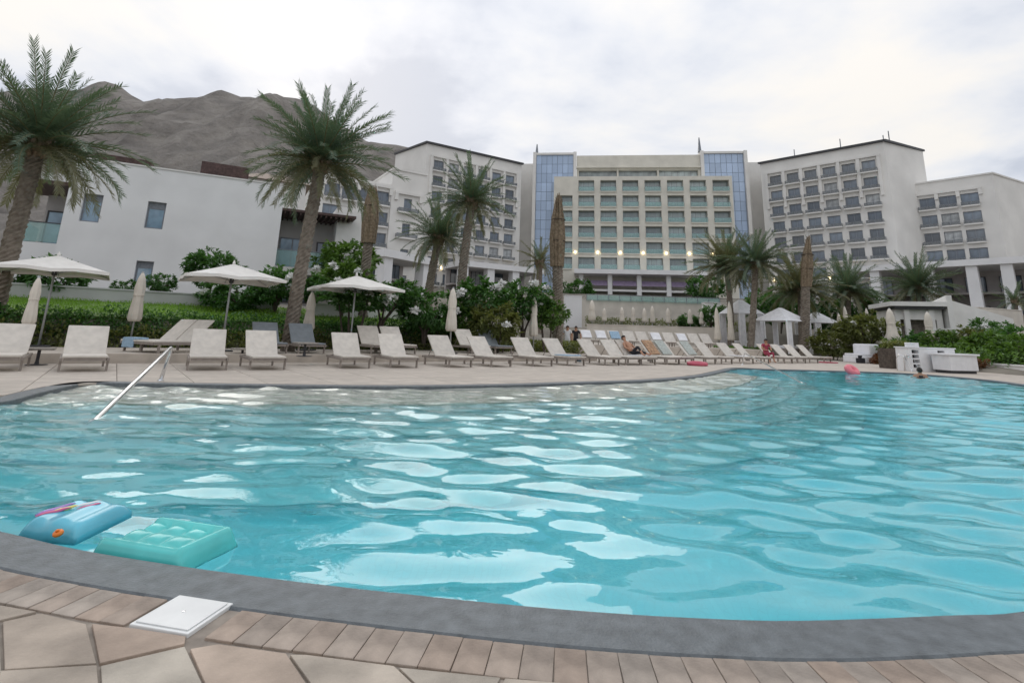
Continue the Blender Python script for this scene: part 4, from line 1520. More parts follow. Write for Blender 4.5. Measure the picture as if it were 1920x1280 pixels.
# ------------------------------------------------------------------ loungers
LW = .40
def lounger_proto(fm, name='sun_lounger'):
    e = empty(name, (0, 0, 0))
    ca, sa = math.cos(rad(47)), math.sin(rad(47))
    HX, HZ, BL = 1.12, .325, .86
    seat = MB().box(0, HX, -LW, LW, HZ-.035, HZ+.015)
    seat.build('seat', fm, e, bevel=.018)
    bk = MB()
    nx, nz = -sa, ca
    for_ = [(HX+.01, HZ-.02), (HX+.01+ca*BL, HZ-.02+sa*BL), (HX+.01+ca*BL-sa*.05, HZ-.02+sa*BL+ca*.05), (HX+.01-sa*.05, HZ-.02+ca*.05)]
    bk.hexa([(for_[0][0], -LW, for_[0][1]), (for_[1][0], -LW, for_[1][1]), (for_[1][0], LW, for_[1][1]), (for_[0][0], LW, for_[0][1]),
             (for_[3][0], -LW, for_[3][1]), (for_[2][0], -LW, for_[2][1]), (for_[2][0], LW, for_[2][1]), (for_[3][0], LW, for_[3][1])])
    bk.build('backrest', fm, e, bevel=.018)
    fr = MB()
    for sg in (-1, 1):
        fr.box(.02, 1.92, sg*LW-.022+sg*.012, sg*LW+.022+sg*.012, HZ-.10, HZ-.036)
    fr.box(.02, .06, -LW+.03, LW-.03, HZ-.10, HZ-.037).box(1.88, 1.92, -LW+.03, LW-.03, HZ-.10, HZ-.037)
    fr.build('frame', 'lounger_frame', e)
    for x in (.16, 1.72):
        for sg in (-1, 1):
            MB().box(x-.03, x+.03, sg*(LW+.012)-.022, sg*(LW+.012)+.022, 0, HZ-.101).build('leg', 'lounger_frame', e)
    pr = MB()
    for sg in (-.25, .25):
        pr.tube([(1.80, sg, HZ-.05), (HX+ca*BL*.62+.02, sg, HZ+sa*BL*.62-.05)], .014, 6)
    pr.build('back_prop', 'lounger_frame', e)
    return e
PROTO = {'b': lounger_proto('lounger_fabric'), 'g': lounger_proto('lounger_grey')}
USED = set()
def lounger(x, y, z, rz, label, kind='b', group='beige sun loungers'):
    e = PROTO[kind] if kind not in USED else copy_tree(PROTO[kind])
    USED.add(kind)
    e.location = (x, y, z)
    e.rotation_euler = (0, 0, rz)
    tag(e, label, 'sun lounger', group)
    return e
NANG = math.atan2(BN.y, BN.x)
def project(P):
    q = Vector(P)-CAM
    return 960+FPX*q.dot(_R)/q.dot(_F)
front_feet = [(-15, 697), (155, 697), (388, 695), (503, 694), (668, 691), (760, 690), (868, 689), (945, 688), (1022, 687), (1085, 686)]
front = []
for k, q in enumerate(front_feet):
    p = G(*q)
    s_, t_ = toST(p)
    front.append((s_, max(-.35, min(.3, t_))))
for u in (1100, 1138, 1166, 1189, 1212, 1235, 1257, 1282, 1312, 1352, 1384, 1428, 1453, 1476, 1502):
    lo, hi = 13.0, 40.0
    for _ in range(40):
        m_ = (lo+hi)/2
        if project(ST(m_, 1.6, .9)) < u:
            lo = m_
        else:
            hi = m_
    front.append((lo, 0.0))
front.sort()
flt = [front[0]]
for f_ in front[1:]:
    if f_[0]-flt[-1][0] > .86:
        flt.append(f_)
front = flt
desc = {0: 'beige sun lounger cut by the left edge of the poolside row'}
FR_OBJ = []
for k, (s_, t_) in enumerate(front):
    p = ST(s_, t_)
    if k == 0:
        lb = desc[0]
    elif k <= 19:
        lb = 'beige sun lounger, %s from the left in the poolside row' % ORD[k]
    else:
        lb = 'beige sun lounger, %s from the right end of the poolside row' % (ORD[len(front)-1-k] if len(front)-1-k > 0 else 'the last')
    if k == len(front)-1:
        lb = 'beige sun lounger at the right end of the poolside row'
    FR_OBJ.append(lounger(p.x, p.y, 0, NANG+random.uniform(-.09, .09), lb, 'b', 'loungers in the poolside row'))
# rear loungers on the raised terrace
def lp(u, v, Y):
    return A(u, v, Y).xy
q = lp(238, 650, 15.9)
hd = math.atan2(.80, .42)
lounger(q.x, q.y, UT, hd, 'beige lounger with folded towel, left of the pair by the handrail', 'b', 'loungers on the rear terrace')
TOW = q.copy()
lounger(q.x+.86*math.sin(hd), q.y-.86*math.cos(hd), UT, hd, 'beige lounger, right of the pair behind the handrail', 'b', 'loungers on the rear terrace')
rear = [(525, 662, 16.6, 'g', 'grey covered lounger left of the big palm foot'), (603, 664, 17.2, 'g', 'grey covered lounger behind the fourth beige lounger'),
        (742, 662, 18.6, 'b', 'beige rear lounger, left of the pair right of the third parasol'), (782, 662, 19.2, 'b', 'beige rear lounger, right of the pair right of the third parasol'),
        (905, 655, 22.3, 'b', 'beige rear lounger behind the seventh front lounger'), (948, 655, 23.2, 'g', 'grey rear lounger below the broad flowering tree')]
for u, v, Y, kd, lb in rear:
    q = lp(u, v, Y)
    s_, t_ = toST(q)
    q = ST(s_, min(max(t_, 3.1), 5.0))
    lounger(q.x, q.y, UT if s_ < 18 else 0, NANG+random.uniform(-.04, .04), lb, kd, 'loungers on the rear terrace')
# far row in front of the low beige wall
fa, fb = A(1112, 645, 35), A(1345, 650, 38.5)
for k in range(10):
    q = fa.lerp(fb, k/9)
    lounger(q.x, q.y, .55, math.atan2(.98, -.2)+random.uniform(-.05, .05), 'small far lounger, %s from the left below the low beige wall' % ORD[k], 'b', 'loungers in the far row')
    if k in (0, 1, 2, 5, 7):
        m = 'white_cloth' if k != 2 else 'blue_towel'
        tw = MB()
        tw.hexa([(1.10, -.33, .40), (1.52, -.33, .86), (1.52, .33, .86), (1.10, .33, .40), (1.06, -.34, .44), (1.48, -.34, .90), (1.48, .34, .90), (1.06, .34, .44)])
        o = tw.build('towel', m, None, bevel=.015, loc=(q.x, q.y, .57), rot=math.atan2(.98, -.2))
        tag(o, '%s towel on the %s far lounger from the left' % ('white' if k != 2 else 'blue', ORD[k]), 'towel', 'towels on far loungers')
far_ter = struct(MB().prism([(fa.x-2.5, fa.y-1.2), (fb.x+2.5, fb.y-1.4), (fb.x+2.5, 46.4), (fa.x-2.5, 46.4)], -.02, .55).build('far_terrace', 'deck_slab', bevel=.02))

# towels on front loungers
def towel_on(k, m, label, seat=True, w=.32):
    s_, t_ = front[k]
    p = ST(s_, t_)
    tw = MB()
    if seat:
        tw.box(.25, 1.02, -w, w, .345, .375).box(.30, .55, -LW-.03, -LW-.015, .12, .37)
        tw.box(.30, .55, -LW-.03, -w, .37, .385)
    else:
        ca, sa = math.cos(rad(47)), math.sin(rad(47))
        a = [(1.10, .375), (1.10+ca*.82, .375+sa*.82)]
        tw.hexa([(a[0][0], -w, a[0][1]), (a[1][0], -w, a[1][1]), (a[1][0], w, a[1][1]), (a[0][0], w, a[0][1]),
                 (a[0][0]-.03, -w, a[0][1]+.03), (a[1][0]-.03, -w, a[1][1]+.03), (a[1][0]-.03, w, a[1][1]+.03), (a[0][0]-.03, w, a[0][1]+.03)])
    o = tw.build('towel', m, None, bevel=.01, loc=(p.x, p.y, 0), rot=NANG)
    tag(o, label, 'towel', 'towels on loungers')
def nearest_front(u):
    return min(range(len(front)), key=lambda k: abs(project(ST(front[k][0], 1.5, .8))-u))
towel_on(nearest_front(1022), 'blue_towel', 'light blue towel on the seat of the ninth front lounger')
towel_on(nearest_front(1212), 'orange_towel', 'orange brown towel hung over a poolside lounger back', False)
towel_on(nearest_front(1257), 'green_towel', 'grey green towel on a lounger right of the orange towel', False)
towel_on(nearest_front(1284), 'green_towel', 'pale green towel beside the grey green towel', False)
towel_on(nearest_front(1190), 'white_cloth', 'white towel on the seat next to the sunbather')
towel_on(nearest_front(1352), 'white_cloth', 'white towel on the seat left of the person in red')
q = TOW
o = MB().box(.02, .40, -.30, .32, .342, .40).box(.0, .02, -.28, .3, .12, .39).build('towel', 'blue_towel', None, bevel=.02, loc=(q.x, q.y, UT), rot=hd)
tag(o, 'pale blue folded towel on the lounger behind the handrail', 'towel', 'towels on loungers')

# side tables
def side_table(x, y, z, label):
    e = empty('side_table', (x, y, z), ROWANG)
    tag(e, label, 'table', 'small side tables')
    MB().box(-.30, .30, -.30, .30, .36, .40).build('table_top', 'table_top', e, bevel=.008)
    MB().lathe([(.05, .02), (.035, .1), (.035, .355)], 10).build('leg', 'dark_metal', e)
    MB().lathe([(.22, 0), (.22, .015), (.06, .025)], 16).build('base', 'dark_metal', e)
for u, v, z, lb in ((68, 684, 0, 'small beige side table between the two leftmost loungers'), (452, 678, 0, 'side table between the third and fourth loungers'), (570, 668, UT, 'side table beside the big palm foot'),
                    (720, 676, 0, 'side table by the third parasol pole'), (905, 674, 0, 'side table between the seventh and eighth loungers')):
    q = G(u, v, z)
    side_table(q.x, q.y, z, lb)

# ------------------------------------------------------------------ parasols
def open_parasol(x, y, z, label, size=2.75, rim=2.3, rise=.52):
    e = empty('parasol', (x, y, z), ROWANG)
    tag(e, label, 'parasol', 'open white parasols')
    a = size/2
    mb = MB()
    N = 16
    vs, fs = [], []
    rings = 7
    def rad_at(th):
        return a/max(abs(math.cos(th)), abs(math.sin(th)))
    for lay in (0, 1):
        for j in range(rings+1):
            f = j/rings
            for k in range(N):
                th = 2*math.pi*k/N+math.pi/4
                r_ = rad_at(th)*f
                sag = -.05*math.sin(f*math.pi)*(1 if k % 2 else .2)
                edge_s = .05*f*(k % 2)
                vs.append((r_*math.cos(th), r_*math.sin(th), rim+rise*(1-f)+sag+edge_s-lay*.018))
    n1_ = (rings+1)*N
    for j in range(rings):
        for k in range(N):
            q = (j*N+k, j*N+(k+1) % N, (j+1)*N+(k+1) % N, (j+1)*N+k)
            fs.append(q)
            fs.append(tuple(i+n1_ for i in q[::-1]))
    for k in range(N):
        fs.append((rings*N+k, rings*N+(k+1) % N, n1_+rings*N+(k+1) % N, n1_+rings*N+k))
    can = mb.add(vs, fs).build('canopy', 'canvas', e, smooth=False)
    mb = MB()
    for k in range(N):
        t0, t1 = 2*math.pi*k/N+math.pi/4, 2*math.pi*(k+1)/N+math.pi/4
        for th in (0,):
            p0 = Vector((rad_at(t0)*math.cos(t0), rad_at(t0)*math.sin(t0), rim+.05*(k % 2)))
            p1 = Vector((rad_at(t1)*math.cos(t1), rad_at(t1)*math.sin(t1), rim+.05*((k+1) % 2)))
            mb.add([p0*1.003, p1*1.003, p1*1.003-Vector((0, 0, .10)), p0*1.003-Vector((0, 0, .10))], [(0, 1, 2, 3)])
    mb.build('valance', 'canvas', can)
    MB().lathe([(.05, rim+rise), (.04, rim+rise+.05), (.015, rim+rise+.12)], 10).build('finial', 'canvas', e)
    MB().tube([(0, 0, .05), (0, 0, rim+rise-.02)], .032, 10).build('pole', 'pole_grey', e, smooth=True)
    MB().lathe([(.06, rim-.12), (.075, rim-.08), (.075, rim-.01), (.05, rim+.03)], 12).build('hub', 'dark_metal', e)
    for k in range(8):
        th = math.pi/4*k
        r_ = rad_at(th)
        d = Vector((math.cos(th), math.sin(th), 0))
        rb = MB().tube([Vector((0, 0, rim+rise-.07)), d*r_*.97+Vector((0, 0, rim-.035))], .012, 5).build('rib', 'pole_grey', e)
        MB().tube([Vector((0, 0, rim-.05))+d*.06, d*r_*.5+Vector((0, 0, rim+rise*.5-.075))], .010, 5).build('strut', 'pole_grey', rb)
    MB().box(-.3, .3, -.3, .3, 0, .05).build('base', 'dark_metal', e, bevel=.01)
    return e
for u, v, Y, lb in ((72, 648, 17.0, 'open white parasol at the left edge beside a side table'), (415, 655, 17.8, 'open white parasol in front of the tall green tree'),
                    (655, 660, 20.5, 'open white parasol right of the big palm trunk')):
    q = A(u, v, Y)
    open_parasol(q.x, q.y, UT, lb, 2.8)
def closed_parasol(x, y, z, h, label, R=.17, flare=1.0, m='canvas_warm', group='closed parasols', lo=None):
    e = empty('closed_parasol', (x, y, z))
    tag(e, label, 'parasol', group)
    lo = h*.34 if lo is None else lo
    prof = [(R*.75*flare, lo), (R*1.0*flare, lo+.10), (R*.92, lo+(h-lo)*.25), (R*.70, lo+(h-lo)*.5), (R*.80, lo+(h-lo)*.68), (R*.55, lo+(h-lo)*.88), (R*.2, h)]
    MB().lathe(prof, 24, mod=lambda t, j: 1+.20*math.sin(t*8)*(1-.1*j)).build('folded_canopy', m, e, smooth=True)
    MB().tube([(0, 0, .04), (0, 0, h+.06)], .03, 8).build('pole', 'pole_grey', e, smooth=True)
    MB().lathe([(R*.80, lo+(h-lo)*.52), (R*.84, lo+(h-lo)*.54), (R*.80, lo+(h-lo)*.56)], 16).build('strap', m, e)
    MB().box(-.28, .28, -.28, .28, 0, .05).build('base', 'dark_metal', e, bevel=.01)
    return e
def cp(u, vtop, Y, z, label, R=.17, flare=1.0, m='canvas_warm', group='closed parasols', lo=None):
    q = A(u, vtop, Y)
    closed_parasol(q.x, q.y, z, q.z-z, label, R, flare, m, group, lo)
cp(73, 521, 15.0, UT, 'slim closed parasol under the leftmost open parasol', .145, 1.0)
cp(268, 512, 18.6, UT, 'closed parasol in front of the villa ground floor window', .20)
cp(586, 548, 20.5, UT, 'closed parasol left of the third open parasol', .19)
cp(850, 541, 21.6, UT, 'slim closed parasol right of the low wide palm', .20)
cp(1002, 556, 27, 0, 'closed parasol under the white flowered tree', .20)
for k, u in enumerate((1110, 1133, 1166, 1187, 1208, 1223, 1252, 1293, 1315)):
    cp(u, (563, 578, 576, 576, 578, 574, 578, 580, 584)[k], 49.5, 2.0, 'closed cream parasol, %s from the left on the upper terrace' % ORD[k], .22 if k else .32, 1, 'canvas_warm', 'closed parasols on the upper terrace', .45)
for k, (u, v) in enumerate(((1343, 577), (1367, 566), (1572, 588), (1583, 575), (1624, 579))):
    cp(u, v, 43, .6, 'closed cream parasol %s' % ('by the dark shrub', 'left of the white tent', 'behind the rounded olive bush', 'left of the hut beside a slim palm', 'just left of the pool hut')[k], .22, 1.1, 'canvas_warm', 'closed parasols among the right hand garden', .5)
cp(1667, 579, 35, .3, 'flared closed parasol left of the hut doorway', .30, 1.5, 'canvas_warm', 'flared closed parasols')
cp(1738, 585, 34, .3, 'flared closed parasol right of the hut doorway', .26, 1.4, 'canvas_warm', 'flared closed parasols')

# ------------------------------------------------------------------ cabanas, daybed, towel station
def cabana(u, vtop, Y, w, h, z, ang, label):
    q = A(u, vtop, Y)
    e = empty('cabana', (q.x, q.y, z), ang)
    tag(e, label, 'cabana', 'white cabanas')
    h = q.z-z
    eave = h*.70
    a = w/2
    MB().add([(-a, -a, eave), (a, -a, eave), (a, a, eave), (-a, a, eave), (-a*.15, 0, h), (a*.15, 0, h)],
             [(0, 1, 5, 4), (1, 2, 5), (2, 3, 4, 5), (3, 0, 4), (3, 2, 1, 0)]).build('roof', 'white_cloth', e)
    for sx_ in (-1, 1):
        for sy in (-1, 1):
            MB().box(sx_*a*.94-.05, sx_*a*.94+.05, sy*a*.94-.05, sy*a*.94+.05, 0, eave).build('post', 'white_paint', e)
            pts = []
            cu = MB()
            for i in range(13):
                xx = sx_*(a*.90-.55*i/12)
                yy = sy*a*.9+.06*math.sin(i*1.6)
                pts.append((xx, yy))
            vs = [(x, y, .05) for x, y in pts]+[(x*1.0, y, eave-.02) for x, y in pts]
            cu.add(vs, [(i, i+1, 13+i+1, 13+i) for i in range(12)])
            cu.build('curtain', 'white_cloth', e, smooth=True)
    MB().box(-a*.7, a*.7, -a*.6, a*.6, .0, .35).build('bed_base', 'lounger_frame', e)
    MB().box(-a*.68, a*.68, -a*.58, a*.58, .352, .55).build('mattress', 'white_cloth', e, bevel=.05)
    return e
cabana(1463, 577, 41, 2.9, 2.6, .3, .5, 'white draped cabana left of the leaning tied palm')
cabana(1388, 562, 46, 2.6, 2.6, .55, .3, 'tall white draped tent behind the twin palm trunks')
cabana(1530, 585, 48, 2.6, 2.4, .6, .2, 'small pale canopy right of the leaning tied palm')
q = A(1622, 640, 34.5)
e = empty('daybed', (q.x-.2, q.y, 0), .25)
tag(e, 'white curved daybed on the right poolside', 'daybed')
MB().prism([(-.9, -.7), (.7, -.7), (.95, -.3), (.95, .7), (-.9, .7)], 0, .42).build('base', 'white_cloth', e, bevel=.06)
MB().prism([(-.1, -.55), (.62, -.6), (.9, -.25), (.9, .65), (-.1, .65)], .425, 1.15).build('hood', 'white_cloth', e, bevel=.09)
MB().box(-.85, -.15, -.6, .6, .425, .55).build('mattress', 'white_cloth', e, bevel=.04)
o = MB().box(-.22, .22, -.14, .14, 0, .30).box(-.16, .16, -.02, .02, .30, .46).build('beach_bag', 'black_cloth', None, bevel=.03, loc=(q.x-1.0, q.y-.9, 0), rot=.3)
tag(o, 'black bag on the deck in front of the white daybed', 'bag')
# towel station
p0, p1 = G(1709, 696), G(1796, 698)
ts, L = building('towel_station', p0.xy, p1.xy, 0)
tag(ts, 'white towel station with two columns of dark slots on the right poolside', 'counter')
L = max(L, 2.4)
hts = 1.02
slots = []
for cx_ in (.10, L*.60):
    for k in range(4):
        slots.append((cx_+.05, cx_+.42, .16+k*.21, .31+k*.21))
mb = facade_mb(0, L, 0, 0, hts, slots, .28)
shell(mb, 0, L, 0, .7, 0, hts)
mb.build('cabinet', 'white_paint', ts)
MB().box(-.04, L+.04, -.04, .74, hts+.003, hts+.05).build('counter_top', 'white_paint', ts, bevel=.01)
for s_ in slots:
    MB().box(s_[0]-.01, s_[1]+.01, .27, .29, s_[2]-.01, s_[3]+.01).build('slot_back', 'dark_metal', ts)
for k in range(3):
    tw = MB().box(-.22, .22, -.17, .17, 0, .06).build('folded_towel', 'white_cloth', None, bevel=.02, loc=(p0.x+.5+k*.12*0, p0.y+.45, hts+.05+k*.066), rot=.2)
    tag(tw, 'folded white towel, %s of the small stack on the towel station' % ('lowest', 'middle one', 'topmost')[k], 'towel', 'towel stack')
p2, p3 = G(1783, 700), G(1838, 701)
tb, L2 = building('low_counter', p2.xy, p3.xy, 0)
tag(tb, 'lower white counter right of the towel station', 'counter')
L2 = max(L2, 1.6)
MB().box(.04, L2-.04, .0, .8, .12, .76).build('body', 'white_paint', tb, bevel=.01)
MB().box(-.05, L2+.05, -.08, .88, .763, .84).build('counter_top', 'white_paint', tb, bevel=.015)
MB().box(.1, L2-.1, .06, .74, 0, .119).build('plinth', 'dark_metal', tb)
# dark planter box
p4 = A(1683, 685, 27.5)
pb = empty('planter_box', (p4.x, p4.y, 0), .2)
tag(pb, 'dark grey planter box left of the towel station', 'planter')
MB().box(-.75, .75, -.35, .35, 0, .95).build('box', 'bark', pb, bevel=.02)
MB().box(-.70, .70, -.30, .30, .951, .97).build('soil', 'soil', pb)
V, F = leaves_np(rng.uniform((-.7, -.3, .95), (.7, .3, 1.25), (500, 3)), rng.normal(0, .8, (500, 3))+np.array([0, 0, .6]), .2, .07, rng)
inst('plants', np_mesh('plants', V, F, 'leaf_olive'), pb)

# pool ladder and handrails
def smooth_path(pts, step=.06):
    return [Vector(p) for p in pts]
def handrail(name, pts, posts, label, r=.028):
    e = empty(name, pts[0])
    tag(e, label, 'handrail')
    b = Vector(pts[0])
    P = [Vector(p)-b for p in pts]
    # rounded corners
    Q = [P[0]]
    for i in range(1, len(P)-1):
        a, c, d = P[i-1], P[i], P[i+1]
        k = min(.12, (c-a).length*.4, (d-c).length*.4)
        s0, s1 = c+(a-c).normalized()*k, c+(d-c).normalized()*k
        for t in np.linspace(0, 1, 6):
            Q.append(s0.lerp(c, t).lerp(c.lerp(s1, t), t))
    Q.append(P[-1])
    MB().tube(Q, r, 12).build('rail', 'steel', e, smooth=True)
    for p in posts:
        p = Vector(p)-b
        MB().lathe([(.06, 0), (.06, .012), (.035, .03)], 14).build('flange', 'steel', e, loc=p)
    return e
a = G(301, 714)
top = A(322, 650, a.y+.02)
low = G(188, 779, -.055)
low2 = low+(low-top).normalized()*.5
handrail('pool_handrail', [a, Vector((top.x, top.y, top.z)), low, low2], [a], 'steel handrail slanting into the water at the left pool steps', .034)
a = G(1392, 684)
top = A(1396, 662, a.y)
low = G(1500, 716, -.055)
low2 = low+(low-top).normalized()*.8
handrail('pool_handrail', [a, top, low, low2], [a], 'thin steel handrail slanting into the pool at the far steps', .026)
q = G(1697, 696)
for k, dx in enumerate((0, .42)):
    pass
lad = empty('pool_ladder', (q.x, q.y, 0), .3)
tag(lad, 'small steel pool ladder left of the towel station', 'ladder')
for dx in (0, .45):
    MB().tube([(dx, .35, 0), (dx, .32, .55), (dx, .18, .72), (dx, -.05, .66), (dx, -.32, .1), (dx, -.36, -.7)], .022, 8).build('rail', 'steel', lad, smooth=True)
for z in (-.25, -.5):
    MB().box(.02, .43, -.40, -.30, z, z+.03).build('rung', 'steel', lad)

# ------------------------------------------------------------------ floats
def air_mattress():
    c0 = G(300, 1018, .03)
    e = empty('pool_float', (c0.x, c0.y, -.055), 0)
    tag(e, 'turquoise tufted air mattress with blue headrest floating at the near left coping', 'pool float')
    ang = math.atan2(G(0, 993).y-G(500, 1080).y, G(0, 993).x-G(500, 1080).x)+math.pi
    e.rotation_euler = (0, 0, ang)
    e.location = (c0.x-.07*math.cos(ang)-.075*math.sin(ang), c0.y-.07*math.sin(ang)+.075*math.cos(ang), -.035)
    e.scale = (.72, .72, .66)
    n, m = 48, 30
    lx, ly = .66, .50
    def patch(x0, x1, y0, y1, fz, nx, ny, zb):
        vs = []
        for j in range(ny+1):
            for i in range(nx+1):
                a_, b_ = i/nx, j/ny
                vs.append((lerp(x0, x1, a_), lerp(y0, y1, b_), fz(a_, b_)))
        for j in range(ny+1):
            for i in range(nx+1):
                vs.append((lerp(x0, x1, i/nx), lerp(y0, y1, j/ny), zb))
        N = (nx+1)*(ny+1)
        fs = []
        for j in range(ny):
            for i in range(nx):
                a_ = j*(nx+1)+i
                fs.append((a_, a_+1, a_+nx+2, a_+nx+1))
                fs.append((N+a_, N+a_+nx+1, N+a_+nx+2, N+a_+1))
        for i in range(nx):
            fs.append((i, N+i, N+i+1, i+1))
            k = ny*(nx+1)+i
            fs.append((k, k+1, N+k+1, N+k))
        for j in range(ny):
            a_ = j*(nx+1)
            fs.append((a_, a_+nx+1, N+a_+nx+1, N+a_))
            b_ = a_+nx
            fs.append((b_, N+b_, N+b_+nx+1, b_+nx+1))
        return MB().add(vs, fs)
    def rnd_edge(t, w):
        d = min(t, 1-t)/w
        return math.sqrt(max(0, 1-(1-min(1, d))**2))
    def tuft(a_, b_):
        ed = rnd_edge(a_, .09)*rnd_edge(b_, .12)
        cell = abs(math.sin(a_*math.pi*4))*abs(math.sin(b_*math.pi*3))
        rim_ = 1 if (a_ > .86 or b_ > .86 or b_ < .12) else 0
        z = .045+.05*cell**.45
        if rim_:
            q = max((a_-.86)/.14 if a_ > .86 else 0, (b_-.86)/.14 if b_ > .86 else 0, (.12-b_)/.12 if b_ < .12 else 0)
            z = .06+.075*math.sin(min(1, q)*math.pi)
        return -.02+(z+.02)*ed
    patch(-.36, .40, -.22, .30, tuft, n, m, -.06).build('mattress', 'turq_vinyl', e, smooth=True)
    hr = patch(0, .52, 0, .46, lambda a_, b_: .11*rnd_edge(a_, .2)*rnd_edge(b_, .2)-.01+.012*math.sin(a_*14), 30, 24, -.05).build('headrest', 'skyblue_vinyl', e, smooth=True,
                                                                                                                  loc=(-1.17, -.14, .01), rot=(rad(7), rad(-3), .05))
    for k, (m_, x0, y0, x1, y1) in enumerate((('violet_vinyl', .02, .10, .12, .34), ('magenta_vinyl', .05, .08, .17, .26), ('yellow_vinyl', .10, .16, .19, .30), ('white_paint', .20, .26, .30, .40), ('magenta_vinyl', .26, .22, .34, .36))):
        tb_ = MB()
        pts = [Vector((lerp(x0, x1, t), lerp(y0, y1, t)+.012*math.sin(t*4), .105+.004*math.sin(t*9))) for t in np.linspace(0, 1, 9)]
        tb_.tube(pts, [.004, .009, .012, .014, .015, .014, .012, .008, .003], 7)
        tb_.build('printed_stripe', m_, hr, smooth=True)
    vb = MB().lathe([(.030, 0), (.034, .012), (.030, .026), (.016, .030)], 16).build('valve', 'orange_vinyl', e, smooth=True, loc=(-.74, -.17, .075), rot=(rad(25), 0, 0))
    MB().lathe([(.012, .030), (.012, .042), (.006, .045)], 12).build('valve_cap', 'orange_vinyl', vb, smooth=True)
air_mattress()
def ring_float(x, y, z, R, r, m, label, neck=True, tilt=0.0, m2='dark_red', rz=0.0):
    e = empty('ring_float', (x, y, z))
    e.rotation_euler = (tilt, 0, rz)
    tag(e, label, 'pool float', 'pink pool floats')
    N, K = 28, 12
    vs, fs = [], []
    for i in range(N):
        a = 2*math.pi*i/N
        for k in range(K):
            b = 2*math.pi*k/K
            q = R+r*math.cos(b)*(1+.03*math.sin(a*6))
            vs.append((q*math.cos(a), q*math.sin(a), r*math.sin(b)+r))
    for i in range(N):
        for k in range(K):
            fs.append((i*K+k, ((i+1) % N)*K+k, ((i+1) % N)*K+(k+1) % K, i*K+(k+1) % K))
    MB().add(vs, fs).build('ring', m, e, smooth=True)
    if neck:
        MB().tube([(R*.8, 0, r), (R*1.15, 0, r*3), (R*.95, 0, r*5), (R*.6, 0, r*5.4), (R*.45, 0, r*4.6)], [r*.6, r*.45, r*.4, r*.5, r*.15], 10).build('neck', m, e, smooth=True)
    MB().lathe([(R*.72, r*.5), (R*.78, r*.9), (R*.4, r*1.0)], 16).build('seat', m2, e, smooth=True)
q = G(1583, 699, -.05)
ring_float(q.x, q.y-.4, -.02, .17, .13, 'pink_vinyl', 'bright pink inflatable ring in the water by the far pool edge', False, .75, rz=.4)
q = G(1312, 686)
ring_float(q.x, q.y+.3, 0, .36, .08, 'pink_dull', 'pink red inflatable ring lying on the deck by the poolside loungers', False, .05, 'white_cloth')
q = G(1548, 677)
o = MB()
for i in range(10):
    o.box(-.5+i*.1, -.4+i*.1, -.28, .28, .0, .03+.035*abs(math.sin(i*1.3)))
o = o.build('beach_towel', 'pink_dull', None, bevel=.01, loc=(q.x-1.6, q.y-3.0, 0), rot=.4)
tag(o, 'pink towel crumpled on the deck right of the lounger row', 'towel')

